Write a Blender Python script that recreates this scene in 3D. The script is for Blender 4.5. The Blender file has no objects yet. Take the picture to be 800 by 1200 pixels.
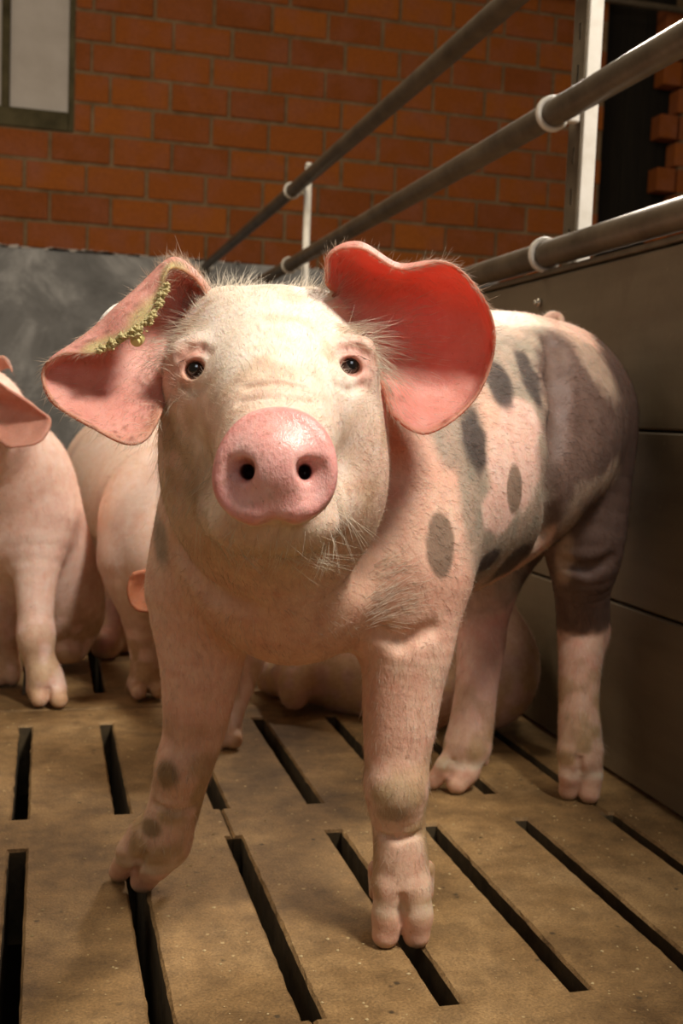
import bpy, math, random
import numpy as np
from mathutils import Vector, Matrix
from mathutils.bvhtree import BVHTree
random.seed(7); rng = np.random.default_rng(7)
SC = bpy.context.scene
COL = SC.collection
R_ = math.radians

# ------------------------------------------------------------------ camera
F_PX = 1290.0; CAM_H = 0.45
def _dir(x, y):
    a = np.array([x-400., 600.-y, -F_PX]); return a/np.linalg.norm(a)
_Y = _dir(54, 475); _X0 = _dir(5200, 676)
_X = _X0-_Y*_X0.dot(_Y); _X /= np.linalg.norm(_X); _Z = np.cross(_X, _Y)
ROT = np.array([_X, _Y, _Z])                 # camera axes -> world
CAM = np.array([0, 0, CAM_H])
cd = bpy.data.cameras.new('camera'); cam = bpy.data.objects.new('camera', cd); COL.objects.link(cam)
cam.matrix_world = Matrix(((*ROT[0], 0), (*ROT[1], 0), (*ROT[2], CAM_H), (0, 0, 0, 1)))
cd.sensor_fit = 'HORIZONTAL'; cd.sensor_width = 36; cd.lens = F_PX/800*36
cd.clip_start = .02; cd.clip_end = 50
cd.dof.use_dof = True; cd.dof.focus_distance = .72; cd.dof.aperture_fstop = 20
SC.camera = cam

# ------------------------------------------------------------------ world, lights, exposure
SC.view_settings.view_transform = 'Standard'; SC.view_settings.look = 'None'
SC.view_settings.gamma = 1; SC.view_settings.use_curve_mapping = False
SC.view_settings.exposure = 0.0
w = bpy.data.worlds.new('barn_air'); SC.world = w; w.use_nodes = True
w.node_tree.nodes['Background'].inputs[0].default_value = (1, .74, .48, 1)
w.node_tree.nodes['Background'].inputs[1].default_value = .125
def area(name, loc, target, size, power, col):
    d = bpy.data.lights.new(name, 'AREA'); d.shape = 'SQUARE'; d.size = size; d.energy = power; d.color = col
    o = bpy.data.objects.new(name, d); COL.objects.link(o); o.location = loc
    o.rotation_euler = (Vector(target)-Vector(loc)).to_track_quat('-Z', 'Y').to_euler(); return o
area('key_lamp', (.80, .02, 1.90), (.34, 1.0, .35), .34, 52, (1, .93, .84))
area('back_lamp', (1.25, 2.6, 1.75), (.35, 1.0, .45), .35, 38, (1, .88, .74))
area('ceiling_lamp', (-.6, 2.6, 3.0), (0.3, 2.8, .6), 1.2, 36, (1, .84, .62))
area('left_lamp', (-1.3, .9, 1.5), (.2, 1.6, .4), .6, 3, (1, .88, .74))
area('front_fill', (.05, -1.3, 1.05), (.2, 1.0, .45), .55, 3.5, (.86, .93, 1))  # added fill behind the camera for eye catchlights, not a window

# ------------------------------------------------------------------ helpers
def P(x, y, d):
    "point seen at pixel (x, y) at distance d along the view axis"
    c = np.array([(x-400)/F_PX*d, (600-y)/F_PX*d, -d]); return ROT@c+CAM
def FL(x, y, z=0.0):
    r = ROT@_dir(x, y); return CAM+r*((z-CAM_H)/r[2])
def PX(p):
    "pixel coordinates of points (n,3)"
    c = (np.asarray(p)-CAM)@ROT; return 400+F_PX*c[..., 0]/-c[..., 2], 600-F_PX*c[..., 1]/-c[..., 2]
RT, UP, TOCAM = ROT[:, 0], ROT[:, 1], ROT[:, 2]

def mesh_from(name, V, Fc, smooth=False, col=None):
    me = bpy.data.meshes.new(name)
    V = np.asarray(V, dtype=np.float64)
    if isinstance(Fc, np.ndarray):
        n, k = Fc.shape
        me.vertices.add(len(V)); me.vertices.foreach_set('co', V.ravel())
        me.loops.add(n*k); me.loops.foreach_set('vertex_index', Fc.ravel().astype(np.int32))
        me.polygons.add(n); me.polygons.foreach_set('loop_start', np.arange(0, n*k, k, dtype=np.int32))
        me.update(calc_edges=True)
    else:
        me.from_pydata([tuple(v) for v in V], [], [tuple(f) for f in Fc]); me.update()
    if smooth: me.polygons.foreach_set('use_smooth', np.ones(len(me.polygons), dtype=bool))
    if col is not None:
        a = me.color_attributes.new('Col', 'FLOAT_COLOR', 'POINT')
        c = np.ones((len(V), 4)); c[:, :col.shape[1]] = col; a.data.foreach_set('color', c.ravel())
    me.validate()
    return me
def link(name, me, mat, parent=None, **kw):
    o = bpy.data.objects.new(name, me); COL.objects.link(o)
    if mat is not None and len(me.materials) == 0: me.materials.append(mat)
    if parent is not None: o.parent = parent
    for k, v in kw.items(): o[k] = v
    return o
def empty(name, loc=(0, 0, 0), **kw):
    o = bpy.data.objects.new(name, None); COL.objects.link(o); o.location = loc; o.empty_display_size = .05
    for k, v in kw.items(): o[k] = v
    return o
def box_me(name, x0, x1, y0, y1, z0, z1, bev=0.0):
    import bmesh
    bm = bmesh.new()
    vs = [bm.verts.new((x, y, z)) for z in (z0, z1) for y in (y0, y1) for x in (x0, x1)]
    for f in ((0, 2, 3, 1), (4, 5, 7, 6), (0, 1, 5, 4), (2, 6, 7, 3), (0, 4, 6, 2), (1, 3, 7, 5)):
        bm.faces.new([vs[i] for i in f])
    if bev: bmesh.ops.bevel(bm, geom=bm.edges[:], offset=bev, segments=1, affect='EDGES', profile=.5)
    bmesh.ops.recalc_face_normals(bm, faces=bm.faces[:])
    me = bpy.data.meshes.new(name); bm.to_mesh(me); bm.free(); return me
def lathe_tube(a, b, ra, rb=None, n=24, seg=1, cap=True):
    "closed tube from a to b as V,F"
    a = np.asarray(a, float); b = np.asarray(b, float); rb = ra if rb is None else rb
    d = b-a; d /= np.linalg.norm(d); t = np.array([0, 0, 1.]) if abs(d[2]) < .9 else np.array([1., 0, 0])
    u = np.cross(d, t); u /= np.linalg.norm(u); v = np.cross(d, u)
    V = []; Fs = []
    for i in range(seg+1):
        s = i/seg
        for j in range(n):
            an = 2*math.pi*j/n; V.append(a+(b-a)*s+(ra+(rb-ra)*s)*(math.cos(an)*u+math.sin(an)*v))
    for i in range(seg):
        for j in range(n):
            Fs.append((i*n+j, (i+1)*n+j, (i+1)*n+(j+1) % n, i*n+(j+1) % n))
    if cap: Fs.append(tuple(range(n))); Fs.append(tuple(range((seg+1)*n-1, seg*n-1, -1)))
    return V, Fs
def ring_vf(c, axis, r_in, r_out, width, n=32):
    a = np.asarray(c)-np.asarray(axis)*width/2; b = np.asarray(c)+np.asarray(axis)*width/2
    prof = [(a, r_in), (a+(b-a)*.0, r_out-.002), (a+(b-a)*.2, r_out), (a+(b-a)*.8, r_out), (b, r_out-.002), (b, r_in)]
    d = np.asarray(axis, float); t = np.array([0, 0, 1.]) if abs(d[2]) < .9 else np.array([1., 0, 0])
    u = np.cross(d, t); u /= np.linalg.norm(u); v = np.cross(d, u); V = []; Fs = []; m = len(prof)
    for j in range(n):
        an = 2*math.pi*j/n
        for p, r in prof: V.append(p+r*(math.cos(an)*u+math.sin(an)*v))
    for j in range(n):
        for k in range(m):
            Fs.append((j*m+k, j*m+(k+1) % m, ((j+1) % n)*m+(k+1) % m, ((j+1) % n)*m+k))
    return V, Fs

# ------------------------------------------------------------------ materials
class NT:
    def __init__(s, name):
        s.m = bpy.data.materials.new(name); s.m.use_nodes = True; s.t = s.m.node_tree
        s.b = s.t.nodes['Principled BSDF']; s.out = s.t.nodes['Material Output']
    def n(s, ty, **kw):
        x = s.t.nodes.new(ty)
        for k, v in kw.items():
            if isinstance(k, str) and hasattr(x, k): setattr(x, k, v)
        return x
    def l(s, a, b): s.t.links.new(a, b)
    def coord(s, kind='Object'):
        return s.n('ShaderNodeTexCoord').outputs[kind]
    def noise(s, scale, detail=4, rough=.6, vec=None, dist=0):
        x = s.n('ShaderNodeTexNoise'); x.inputs['Scale'].default_value = scale; x.inputs['Detail'].default_value = detail
        x.inputs['Roughness'].default_value = rough; x.inputs['Distortion'].default_value = dist
        if vec is not None: s.l(vec, x.inputs['Vector'])
        return x.outputs['Fac']
    def mapping(s, vec, scale):
        x = s.n('ShaderNodeMapping'); x.inputs['Scale'].default_value = scale; s.l(vec, x.inputs['Vector']); return x.outputs[0]
    def ramp(s, fac, stops):
        x = s.n('ShaderNodeValToRGB'); e = x.color_ramp.elements
        while len(e) < len(stops): e.new(.5)
        for k, (p, c) in enumerate(stops):
            e[k].position = p; e[k].color = (*c, 1) if len(c) == 3 else c
        s.l(fac, x.inputs[0]); return x.outputs[0]
    def mix(s, fac, a, b, mode='MIX'):
        x = s.n('ShaderNodeMix'); x.data_type = 'RGBA'; x.blend_type = mode
        for v, i in ((fac, 0), (a, 6), (b, 7)):
            if hasattr(v, 'is_output'): s.l(v, x.inputs[i])
            elif i == 0: x.inputs[0].default_value = v
            else: x.inputs[i].default_value = (*v, 1)
        return x.outputs[2]
    def bump(s, h, strength, dist):
        x = s.n('ShaderNodeBump'); x.inputs['Strength'].default_value = strength; x.inputs['Distance'].default_value = dist
        s.l(h, x.inputs['Height']); s.l(x.outputs[0], s.b.inputs['Normal']); return x
    def base(s, c):
        if hasattr(c, 'is_output'): s.l(c, s.b.inputs['Base Color'])
        else: s.b.inputs['Base Color'].default_value = (*c, 1)
    def set(s, **kw):
        for k, v in kw.items(): s.b.inputs[k.replace('_', ' ')].default_value = v

def mat_concrete():
    m = NT('slat_concrete'); g = m.n('ShaderNodeNewGeometry').outputs['Position']
    big = m.noise(5, 5, .65, g); mid = m.noise(28, 6, .7, g); fine = m.noise(420, 3, .7, g)
    c = m.ramp(big, [(.3, (.11, .062, .022)), (.5, (.245, .150, .062)), (.72, (.40, .265, .125))])
    c = m.mix(.55, c, m.ramp(mid, [(.35, (.24, .21, .18)), (.6, (.66, .62, .56))]), 'OVERLAY')
    c = m.mix(.35, c, m.ramp(fine, [(.35, (.1, .1, .1)), (.65, (.9, .9, .9))]), 'OVERLAY')
    v = m.n('ShaderNodeTexVoronoi'); v.inputs['Scale'].default_value = 75; m.l(g, v.inputs['Vector'])
    fl = m.ramp(v.outputs['Distance'], [(.10, (1, 1, 1)), (.17, (0, 0, 0))])
    sel = m.ramp(m.noise(60, 2, .5, g), [(.56, (0, 0, 0)), (.60, (1, 1, 1))])
    fm = m.mix(1, fl, sel, 'MULTIPLY')
    c = m.mix(fm, c, (.50, .36, .17))
    v2 = m.n('ShaderNodeTexVoronoi'); v2.inputs['Scale'].default_value = 42; m.l(g, v2.inputs['Vector'])
    f2 = m.ramp(v2.outputs['Distance'], [(.07, (1, 1, 1)), (.14, (0, 0, 0))])
    c = m.mix(m.mix(1, f2, m.ramp(m.noise(33, 2, .5, g), [(.53, (0, 0, 0)), (.6, (1, 1, 1))]), 'MULTIPLY'), c, (.07, .045, .02))
    m.base(c); m.set(Roughness=.62); m.b.inputs['Specular IOR Level'].default_value = .35
    h = m.mix(.4, mid, fine); m.bump(h, .7, .004); return m.m
def mat_simple(name, c1, c2, sc, rough=.7, metal=0, bump=.3, bd=.002, stretch=None):
    m = NT(name); g = m.coord('Object') if stretch is None else m.mapping(m.coord('Object'), stretch)
    nz = m.noise(sc, 6, .65, g); m.base(m.ramp(nz, [(.3, c1), (.7, c2)])); m.set(Roughness=rough, Metallic=metal)
    if bump: m.bump(m.noise(sc*4, 4, .7, g), bump, bd)
    return m.m
def mat_brick():
    m = NT('red_brick'); oi = m.n('ShaderNodeObjectInfo').outputs['Random']
    g = m.n('ShaderNodeNewGeometry').outputs['Position']
    c = m.ramp(oi, [(0, (.24, .058, .003)), (.4, (.31, .078, .003)), (.8, (.36, .098, .005)), (1, (.25, .064, .008))])
    n1 = m.ramp(m.noise(6, 5, .6, g), [(.45, (0, 0, 0)), (.72, (.75, .75, .75))])
    c = m.mix(n1, c, (.30, .095, .045))
    c = m.mix(.4, c, m.ramp(m.noise(60, 5, .7, g), [(.3, (.3, .3, .3)), (.7, (.7, .7, .7))]), 'OVERLAY')
    m.base(c); m.set(Roughness=.85); m.bump(m.noise(130, 5, .7, g), .5, .003); return m.m
def mat_plaster():
    m = NT('grey_render'); g = m.n('ShaderNodeNewGeometry').outputs['Position']
    c = m.ramp(m.noise(3.2, 7, .68, g, .6), [(.3, (.17, .17, .165)), (.50, (.29, .29, .285)), (.70, (.62, .62, .61))])
    m.base(c); m.set(Roughness=.9); m.bump(m.noise(50, 5, .6, g), .3, .004); return m.m
def mat_mortar():
    m = NT('mortar'); g = m.n('ShaderNodeNewGeometry').outputs['Position']
    m.base(m.ramp(m.noise(12, 6, .7, g), [(.3, (.14, .080, .034)), (.7, (.29, .185, .095))])); m.set(Roughness=.95)
    m.bump(m.noise(90, 5, .7, g), .5, .004); return m.m
def mat_plank():
    m = NT('partition_board'); g = m.n('ShaderNodeNewGeometry').outputs['Position']
    s = m.noise(2.2, 4, .6, m.mapping(g, (1, 1, 9)))
    c = m.ramp(s, [(.3, (.115, .085, .050)), (.7, (.165, .128, .080))])
    stain = m.ramp(m.noise(5, 6, .7, g, .8), [(.5, (0, 0, 0)), (.78, (.7, .7, .7))])
    c = m.mix(stain, c, (.085, .055, .028))
    sp = m.ramp(m.noise(90, 4, .7, g), [(.64, (0, 0, 0)), (.70, (.5, .5, .5))]); c = m.mix(sp, c, (.22, .17, .11))
    m.base(c); m.set(Roughness=.48); m.bump(m.noise(40, 5, .7, g), .18, .002); return m.m
def mat_attr(name, sss=.25, rough=.55, ear=False):
    m = NT(name); a = m.n('ShaderNodeAttribute'); a.attribute_name = 'Col'
    g = m.coord('Object')
    n1 = m.noise(70, 5, .7, g); n2 = m.noise(14, 4, .6, g)
    c = m.mix(.42, a.outputs['Color'], m.ramp(n1, [(.3, (.30, .26, .23)), (.7, (.66, .65, .65))]), 'OVERLAY')
    c = m.mix(.30, c, m.ramp(n2, [(.3, (.42, .32, .28)), (.7, (.60, .60, .58))]), 'OVERLAY')
    sp = m.ramp(m.noise(260, 3, .6, g), [(.67, (0, 0, 0)), (.72, (.55, .55, .55))])
    c = m.mix(sp, c, (.28, .13, .07))
    wt = m.n('ShaderNodeAttribute'); wt.attribute_name = 'wet'
    rr = m.n('ShaderNodeMapRange'); m.l(wt.outputs['Fac'], rr.inputs[0]); rr.inputs[3].default_value = rough; rr.inputs[4].default_value = .30; m.l(rr.outputs[0], m.b.inputs['Roughness'])
    m.base(c); m.b.inputs['Subsurface Weight'].default_value = sss
    m.b.inputs['Subsurface Radius'].default_value = (1, .32, .16); m.b.inputs['Subsurface Scale'].default_value = .010
    m.b.inputs['Specular IOR Level'].default_value = .35
    m.bump(m.noise(380, 3, .7, m.mapping(g, (1, 1, .6))), .38, .002)
    if ear:       # thin skin lets light through: translucent share on the ear leaf
        e = m.n('ShaderNodeAttribute'); e.attribute_name = 'thin'
        tr = m.n('ShaderNodeBsdfTranslucent'); tr.inputs['Color'].default_value = (1.0, .16, .07, 1)
        mx = m.n('ShaderNodeMixShader'); m.l(e.outputs['Fac'], mx.inputs[0])
        m.l(m.b.outputs[0], mx.inputs[1]); m.l(tr.outputs[0], mx.inputs[2]); m.l(mx.outputs[0], m.out.inputs['Surface'])
    return m.m
def mat_hair():
    m = NT('bristle'); a = m.n('ShaderNodeAttribute'); a.attribute_name = 'Col'
    m.base(a.outputs['Color']); m.set(Roughness=.45); m.b.inputs['Specular IOR Level'].default_value = .4
    tr = m.n('ShaderNodeBsdfTranslucent'); m.l(a.outputs['Color'], tr.inputs['Color'])
    mx = m.n('ShaderNodeMixShader'); mx.inputs[0].default_value = .35
    m.l(m.b.outputs[0], mx.inputs[1]); m.l(tr.outputs[0], mx.inputs[2]); m.l(mx.outputs[0], m.out.inputs['Surface'])
    return m.m
M = dict(concrete=mat_concrete(), brick=mat_brick(), plaster=mat_plaster(), mortar=mat_mortar(), plank=mat_plank(),
    skin=mat_attr('pig_skin', ear=True), hair=mat_hair(),
    slotside=mat_simple('dark_slot_concrete', (.035, .022, .008), (.10, .066, .026), 40, .8),  # dirt tone darkened further so the slot walls read as shaded
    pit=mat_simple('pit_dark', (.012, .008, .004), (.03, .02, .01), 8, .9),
    pipe=mat_simple('dull_galvanised_pipe', (.060, .042, .024), (.155, .118, .075), 14, .45, .25, .25, .001),
    steel=mat_simple('galvanised_post', (.42, .35, .26), (.66, .58, .47), 10, .45, .3, .2, .001),
    steel_side=mat_simple('dark_steel', (.10, .075, .045), (.18, .14, .09), 20, .55, .3),  # darker steel for the post sides and capping strip
    plastic=mat_simple('white_plastic', (.58, .53, .44), (.74, .70, .62), 20, .4),
    bolt=mat_simple('bright_bolt', (.55, .5, .42), (.8, .75, .68), 60, .25, .8),
    winframe=mat_simple('mossy_frame', (.045, .036, .012), (.12, .098, .045), 9, .9),
    panel=mat_simple('limewashed_panel', (.50, .45, .40), (.62, .57, .52), 5, .8),
    doorwood=mat_simple('dark_door', (.006, .004, .0015), (.016, .011, .005), 6, 1.0, 0, .3, .002, (4, 1, .4)),
    tag=mat_simple('yellow_tag', (.62, .52, .16), (.75, .68, .32), 40, .35),
    tagwhite=mat_simple('white_tag', (.75, .72, .62), (.85, .82, .75), 30, .35))

# ------------------------------------------------------------------ floor: concrete slats, one piece per cast element
def slab_me(name, w, L, slots, thick=.10, half=True, seed=0, dark=None):
    """cast element w wide, L long, with slots [(x0,x1,y0,y1)...] cut through it"""
    r = random.Random(seed)
    xs = sorted(set([0, w]+[round(v, 5) for s in slots for v in s[:2] if 0 <= v <= w]))
    ys0 = sorted(set([0, L]+[round(v, 5) for s in slots for v in s[2:]]))
    ys = []
    for a, b in zip(ys0[:-1], ys0[1:]):
        n = max(1, int((b-a)/.012)); ys += [a+(b-a)*i/n for i in range(n)]
    ys.append(L)
    def solid(i, j):
        if i < 0 or j < 0 or i >= len(xs)-1 or j >= len(ys)-1: return False
        cx = (xs[i]+xs[i+1])/2; cy = (ys[j]+ys[j+1])/2
        return not any(a < cx < b and c < cy < d for a, b, c, d in slots)
    V = []; Fs = []; idx = {}
    def vid(i, j, z):
        k = (i, j, z)
        if k not in idx:
            n_s = sum(solid(a, b) for a in (i-1, i) for b in (j-1, j))
            x = xs[i]; y = ys[j]
            if n_s < 4 and 0 < i < len(xs)-1: x += r.uniform(-.0004, .0004)+(0 if r.random() > .06 else r.uniform(-.0012, .0012))
            zz = {0: 0, 1: -.003, 2: -thick}[z]
            if z == 1 or z == 2:                      # eased arris: below the top face the opening is the true width
                dx = 0
                for a, sx in ((i-1, 1), (i, -1)):
                    pass
            if z == 0 and n_s < 4:                    # pull the top edge back into the concrete: a worn arris
                sx = sum((1 if a == i else -1)*solid(a, b) for a in (i-1, i) for b in (j-1, j))
                sy = sum((1 if b == j else -1)*solid(a, b) for a in (i-1, i) for b in (j-1, j))
                x += .0022*max(-1, min(1, sx))*r.uniform(.8, 1.25); y += .0022*max(-1, min(1, sy))
            idx[k] = len(V); V.append((x, y, zz))
        return idx[k]
    for i in range(len(xs)-1):
        for j in range(len(ys)-1):
            if not solid(i, j): continue
            Fs.append((vid(i, j, 0), vid(i+1, j, 0), vid(i+1, j+1, 0), vid(i, j+1, 0)))
            Fs.append((vid(i, j, 2), vid(i, j+1, 2), vid(i+1, j+1, 2), vid(i+1, j, 2)))
            for (a, b, p, q) in ((i-1, j, (i, j+1), (i, j)), (i+1, j, (i+1, j), (i+1, j+1)), (i, j-1, (i, j), (i+1, j)), (i, j+1, (i+1, j+1), (i, j+1))):
                if not solid(a, b):
                    for z in (0, 1): Fs.append((vid(*p, z), vid(*p, z+1), vid(*q, z+1), vid(*q, z)))
    me = mesh_from(name, V, Fs)
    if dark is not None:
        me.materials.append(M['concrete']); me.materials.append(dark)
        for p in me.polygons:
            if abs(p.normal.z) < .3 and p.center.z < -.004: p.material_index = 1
    return me
floor = empty('floor', (0, 0, 0), kind='structure')
PT = .1105; ELW = 4*PT; ELL = .985
def element(seed):
    sl = []
    for (a, b) in ((.092, .455), (.540, .905)):
        for k in (1, 2, 3): sl.append((k*PT-.0085, k*PT+.0085, a, b))
        sl.append((-.01, .0080, a, b)); sl.append((ELW-.0080, ELW+.01, a, b))
    return sl
def clip_slots(sl, w): return [(max(a, -.01), min(b, w+.01), c, d) for a, b, c, d in sl]
var = []
for s in range(3):
    sl = element(s); sl = [(round(max(a, 0), 5), round(min(b, ELW-.001), 5), c, d) for a, b, c, d in sl]
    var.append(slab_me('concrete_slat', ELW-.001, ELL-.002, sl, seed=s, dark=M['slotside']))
q = 0
XW = .713; edge_w = XW+.04-(.2+ELW)
sl_e = [(0, .008, .092, .455), (0, .008, .540, .905)]
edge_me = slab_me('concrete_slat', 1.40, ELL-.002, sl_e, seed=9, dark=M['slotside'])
for j in range(-1, 5):
    y0 = .672+j*ELL
    for i in range(-6, 1):
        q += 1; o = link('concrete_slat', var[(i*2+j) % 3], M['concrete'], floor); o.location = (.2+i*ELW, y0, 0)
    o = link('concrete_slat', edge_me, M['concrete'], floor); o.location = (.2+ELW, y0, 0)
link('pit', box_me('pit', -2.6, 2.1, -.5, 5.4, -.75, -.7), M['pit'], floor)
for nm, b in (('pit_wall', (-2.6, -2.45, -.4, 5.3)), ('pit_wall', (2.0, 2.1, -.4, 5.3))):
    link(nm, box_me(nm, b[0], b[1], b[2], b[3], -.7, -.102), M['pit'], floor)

V = []; Fs = []
rc = random.Random(5)
for k in range(1500):
    x = rc.uniform(-.5, .70); y = rc.uniform(.72, 2.2) if k % 3 else rc.uniform(.72, 1.3); r0 = rc.choice([.0006, .0008, .0011, .0016]); b0 = len(V)
    fx = ((x+.022+PT/2) % PT)-PT/2
    if abs(fx) < .013: continue
    dirs = [(1, 0, 0), (-1, 0, 0), (0, 1, 0), (0, -1, 0), (0, 0, .6), (0, 0, -.3)]
    V += [(x+d_[0]*r0*rc.uniform(.6, 1.5), y+d_[1]*r0*rc.uniform(.6, 1.5), .0004+d_[2]*r0) for d_ in dirs]
    Fs += [tuple(b0+i for i in f) for f in ((0, 2, 4), (2, 1, 4), (1, 3, 4), (3, 0, 4), (2, 0, 5), (1, 2, 5), (3, 1, 5), (0, 3, 5))]
link('feed_crumbs', mesh_from('feed_crumbs', V, Fs), mat_simple('feed_grain', (.36, .25, .10), (.62, .48, .26), 200, .8), floor, kind='stuff')

# ------------------------------------------------------------------ rear wall
YB = 5.35; BP = .2765; BH = .1375; BZ = 1.293
OX0, OX1, WZ = 2.775, 3.11, 1.705
wall = empty('wall_back', (0, YB, 0), kind='structure')
def wpart(name, x0, x1, z0, z1, y0, y1, mat, bev=0, **kw):
    return link(name, box_me(name, x0, x1, y0-YB, y1-YB, z0, z1, bev), mat, wall, **kw)
wpart('rendered_plinth', -2.6, 4.6, -.12, 1.168, YB-.004, YB+.25, M['plaster'], label='smooth grey cement render on the lower wall')
wpart('mortar_bed', .10, OX0, 1.168, 3.0, YB+.006, YB+.20, M['mortar'])
wpart('mortar_bed', -2.6, .10, 1.168, WZ, YB+.006, YB+.20, M['mortar'])
wpart('mortar_bed', -2.6, -1.2, WZ, 3.0, YB+.006, YB+.20, M['mortar'])
wpart('mortar_bed', OX1+.13, 4.6, 1.168, 3.0, YB+.006, YB+.20, M['mortar'])
wpart('mortar_bed', OX1-.4, OX1+.13, 1.168, 1.19, YB+.006, YB+.20, M['mortar'])
bmes = {}
def brick(x0, x1, z0, z1):
    wd = round(x1-x0, 3)
    if wd < .03: return
    k = (wd, round(z1-z0, 3))
    if k not in bmes: bmes[k] = [box_me('brick', 0, wd, 0, .10, 0, z1-z0, .004) for _ in range(1)]
    o = link('brick', bmes[k][0], M['brick'], wall)
    o.location = (x0+random.uniform(-.002, .002), random.uniform(-.004, .003), z0+random.uniform(-.001, .001))
    o.rotation_euler = (random.uniform(-.008, .008), random.uniform(-.004, .004), random.uniform(-.006, .006))
nb = 0
J = .008
for r in range(0, 11):
    z0 = BZ+(r-1)*BH+J; z1 = BZ+r*BH-J
    if r == 0: z0 = 1.172
    off = .173 if r % 2 == 0 else .273
    off += [0, .005, -.01, .004, .012, -.008, .006, 0, .01, -.005, 0][r]
    k = -5
    while True:
        a = off+k*BP+J; b = off+(k+1)*BP-J; k += 1
        if a > 4.0: break
        if b < -.75: continue
        lim = []
        inwin = z0 > WZ-.02
        if inwin:
            if b <= .10: continue
            a = max(a, .105)
        if a < OX0 and b > OX0: b = OX0
        tooth = OX1 if (r % 2 == 0) else OX1+.10
        if a >= OX0-.001 and b < tooth: continue
        if a >= OX0 and a < tooth and b > tooth: a = tooth
        if a < OX0 and b > OX0: b = OX0
        if a > 3.5: continue
        brick(a, b, z0, z1); nb += 1
# limewash splashes along the foot of the brickwork
V = []; Fs = []
for k in range(46):
    x = random.choice([random.uniform(-.4, .9), random.uniform(-.4, 2.6)]); wd = random.uniform(.02, .11); hh = random.uniform(.003, .010)
    n = 7; b0 = len(V)
    for i in range(n):
        t = i/(n-1); V.append((x+wd*t, -.0085, 1.166-hh*.4)); V.append((x+wd*t, -.0085, 1.169+hh*math.sin(math.pi*t)*random.uniform(.6, 1.2)))
        V.append((x+wd*t, .012, 1.170+hh*math.sin(math.pi*t)*.5))
    for i in range(n-1):
        a = b0+i*3; Fs += [(a, a+3, a+4, a+1), (a+1, a+4, a+5, a+2)]
link('lime_residue', mesh_from('lime_residue', V, Fs), M['panel'], wall, kind='stuff')
for nm, x0, x1 in (('wall_left', -2.75, -2.61), ('wall_right', 4.61, 4.75)):
    link(nm, box_me(nm, x0, x1, -1.5, YB, -.7, 3.0), M['plaster'], None, kind='structure')
link('aisle', box_me('aisle', 1.0, 4.6, -1.5, YB-.01, -.14, -.101), M['plaster'], floor)
# bricked reveal of the dark doorway and its closed dark leaf
door = empty('door_1', (OX0, YB+.1, 1.17), kind='structure')
def dpart(name, x0, x1, y0, y1, z0, z1, mat, bev=0):
    return link(name, box_me(name, x0-OX0, x1-OX0, y0-YB-.1, y1-YB-.1, z0-1.17, z1-1.17, bev), mat, door)
for k in range(5):
    dpart('door_board', OX0-.02+k*.105, OX0+.083+k*.105, YB+.13, YB+.16, 1.17, 3.0, M['doorwood'], .004)
dpart('door_backing', OX0-.02, OX1+.16, YB+.161, YB+.2, 1.17, 3.0, M['doorwood'])
win = empty('window_1', (-.55, YB+.03, WZ), kind='structure')
def winp(name, x0, x1, z0, z1, y0, y1, mat, bev=.003, **kw):
    return link(name, box_me(name, x0+.55, x1+.55, y0-YB-.03, y1-YB-.03, z0-WZ, z1-WZ, bev), mat, win, **kw)
winp('frame', .079, .102, WZ+.001, 3.0, YB-.002, YB+.08, M['winframe'])
winp('frame', -1.2, -1.17, WZ+.001, 3.0, YB-.002, YB+.08, M['winframe'])
winp('sill', -1.169, .078, WZ+.001, 1.79, YB-.006, YB+.08, M['winframe'])
for xm in (-.20, -.62): winp('mullion', xm-.017, xm+.017, 1.791, 3.0, YB+.004, YB+.08, M['winframe'])
for a, b in ((-.182, .078), (-.602, -.218), (-1.169, -.638)): winp('pane', a, b, 1.791, 3.0, YB+.03, YB+.06, M['panel'])
# steel bar across the head of the doorway
V, Fs = lathe_tube((2.10, YB-.06, 2.622), (4.2, YB-.06, 2.622), .017, n=12)
o = link('steel_bar', mesh_from('steel_bar', V, Fs, True), M['pipe'], label='thin dull steel bar running across the head of the dark doorway', category='bar')

# ------------------------------------------------------------------ pen partition of stacked boards
part = empty('pen_partition', (XW, 3.0, 0), label='low pen partition of grey-brown horizontal boards behind the spotted pig', category='partition')
for k in range(3):
    z0 = .006+k*.2215; me = box_me('board', 0, .034, -3.0, 2.34, 0, .2185, .0025)
    link('board', me, M['plank'], part).location = (0, 0, z0)
for zj in (.2245, .446): link('joint_light_stop', box_me('joint_light_stop', .008, .028, -3.0, 2.34, -.003, .005), M['pit'], part).location = (0, 0, zj)  # dark strips added in the joints to block light from behind
link('top_rail', box_me('top_rail', -.002, .036, -3.0, 2.34, 0, .008, .0015), M['steel_side'], part, label='thin metal capping strip').location = (0, 0, .6705)
def bolt(p):
    V, Fs = lathe_tube((p[0], p[1], p[2]), (p[0]-.006, p[1], p[2]), .0065, .0055, n=12)
    V2, F2 = lathe_tube((p[0]-.006, p[1], p[2]), (p[0]-.010, p[1], p[2]), .0045, .003, n=12)
    V += V2; Fs += [tuple(i+24 for i in f) for f in F2]
    V = [np.array(v)-np.array((XW, 3.0, 0)) for v in V]
    link('bolt', mesh_from('bolt', V, Fs, True), M['bolt'], part)
for y in (1.54, 3.29): bolt((XW, y, .632)); bolt((XW, y-.02, .035))

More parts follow.
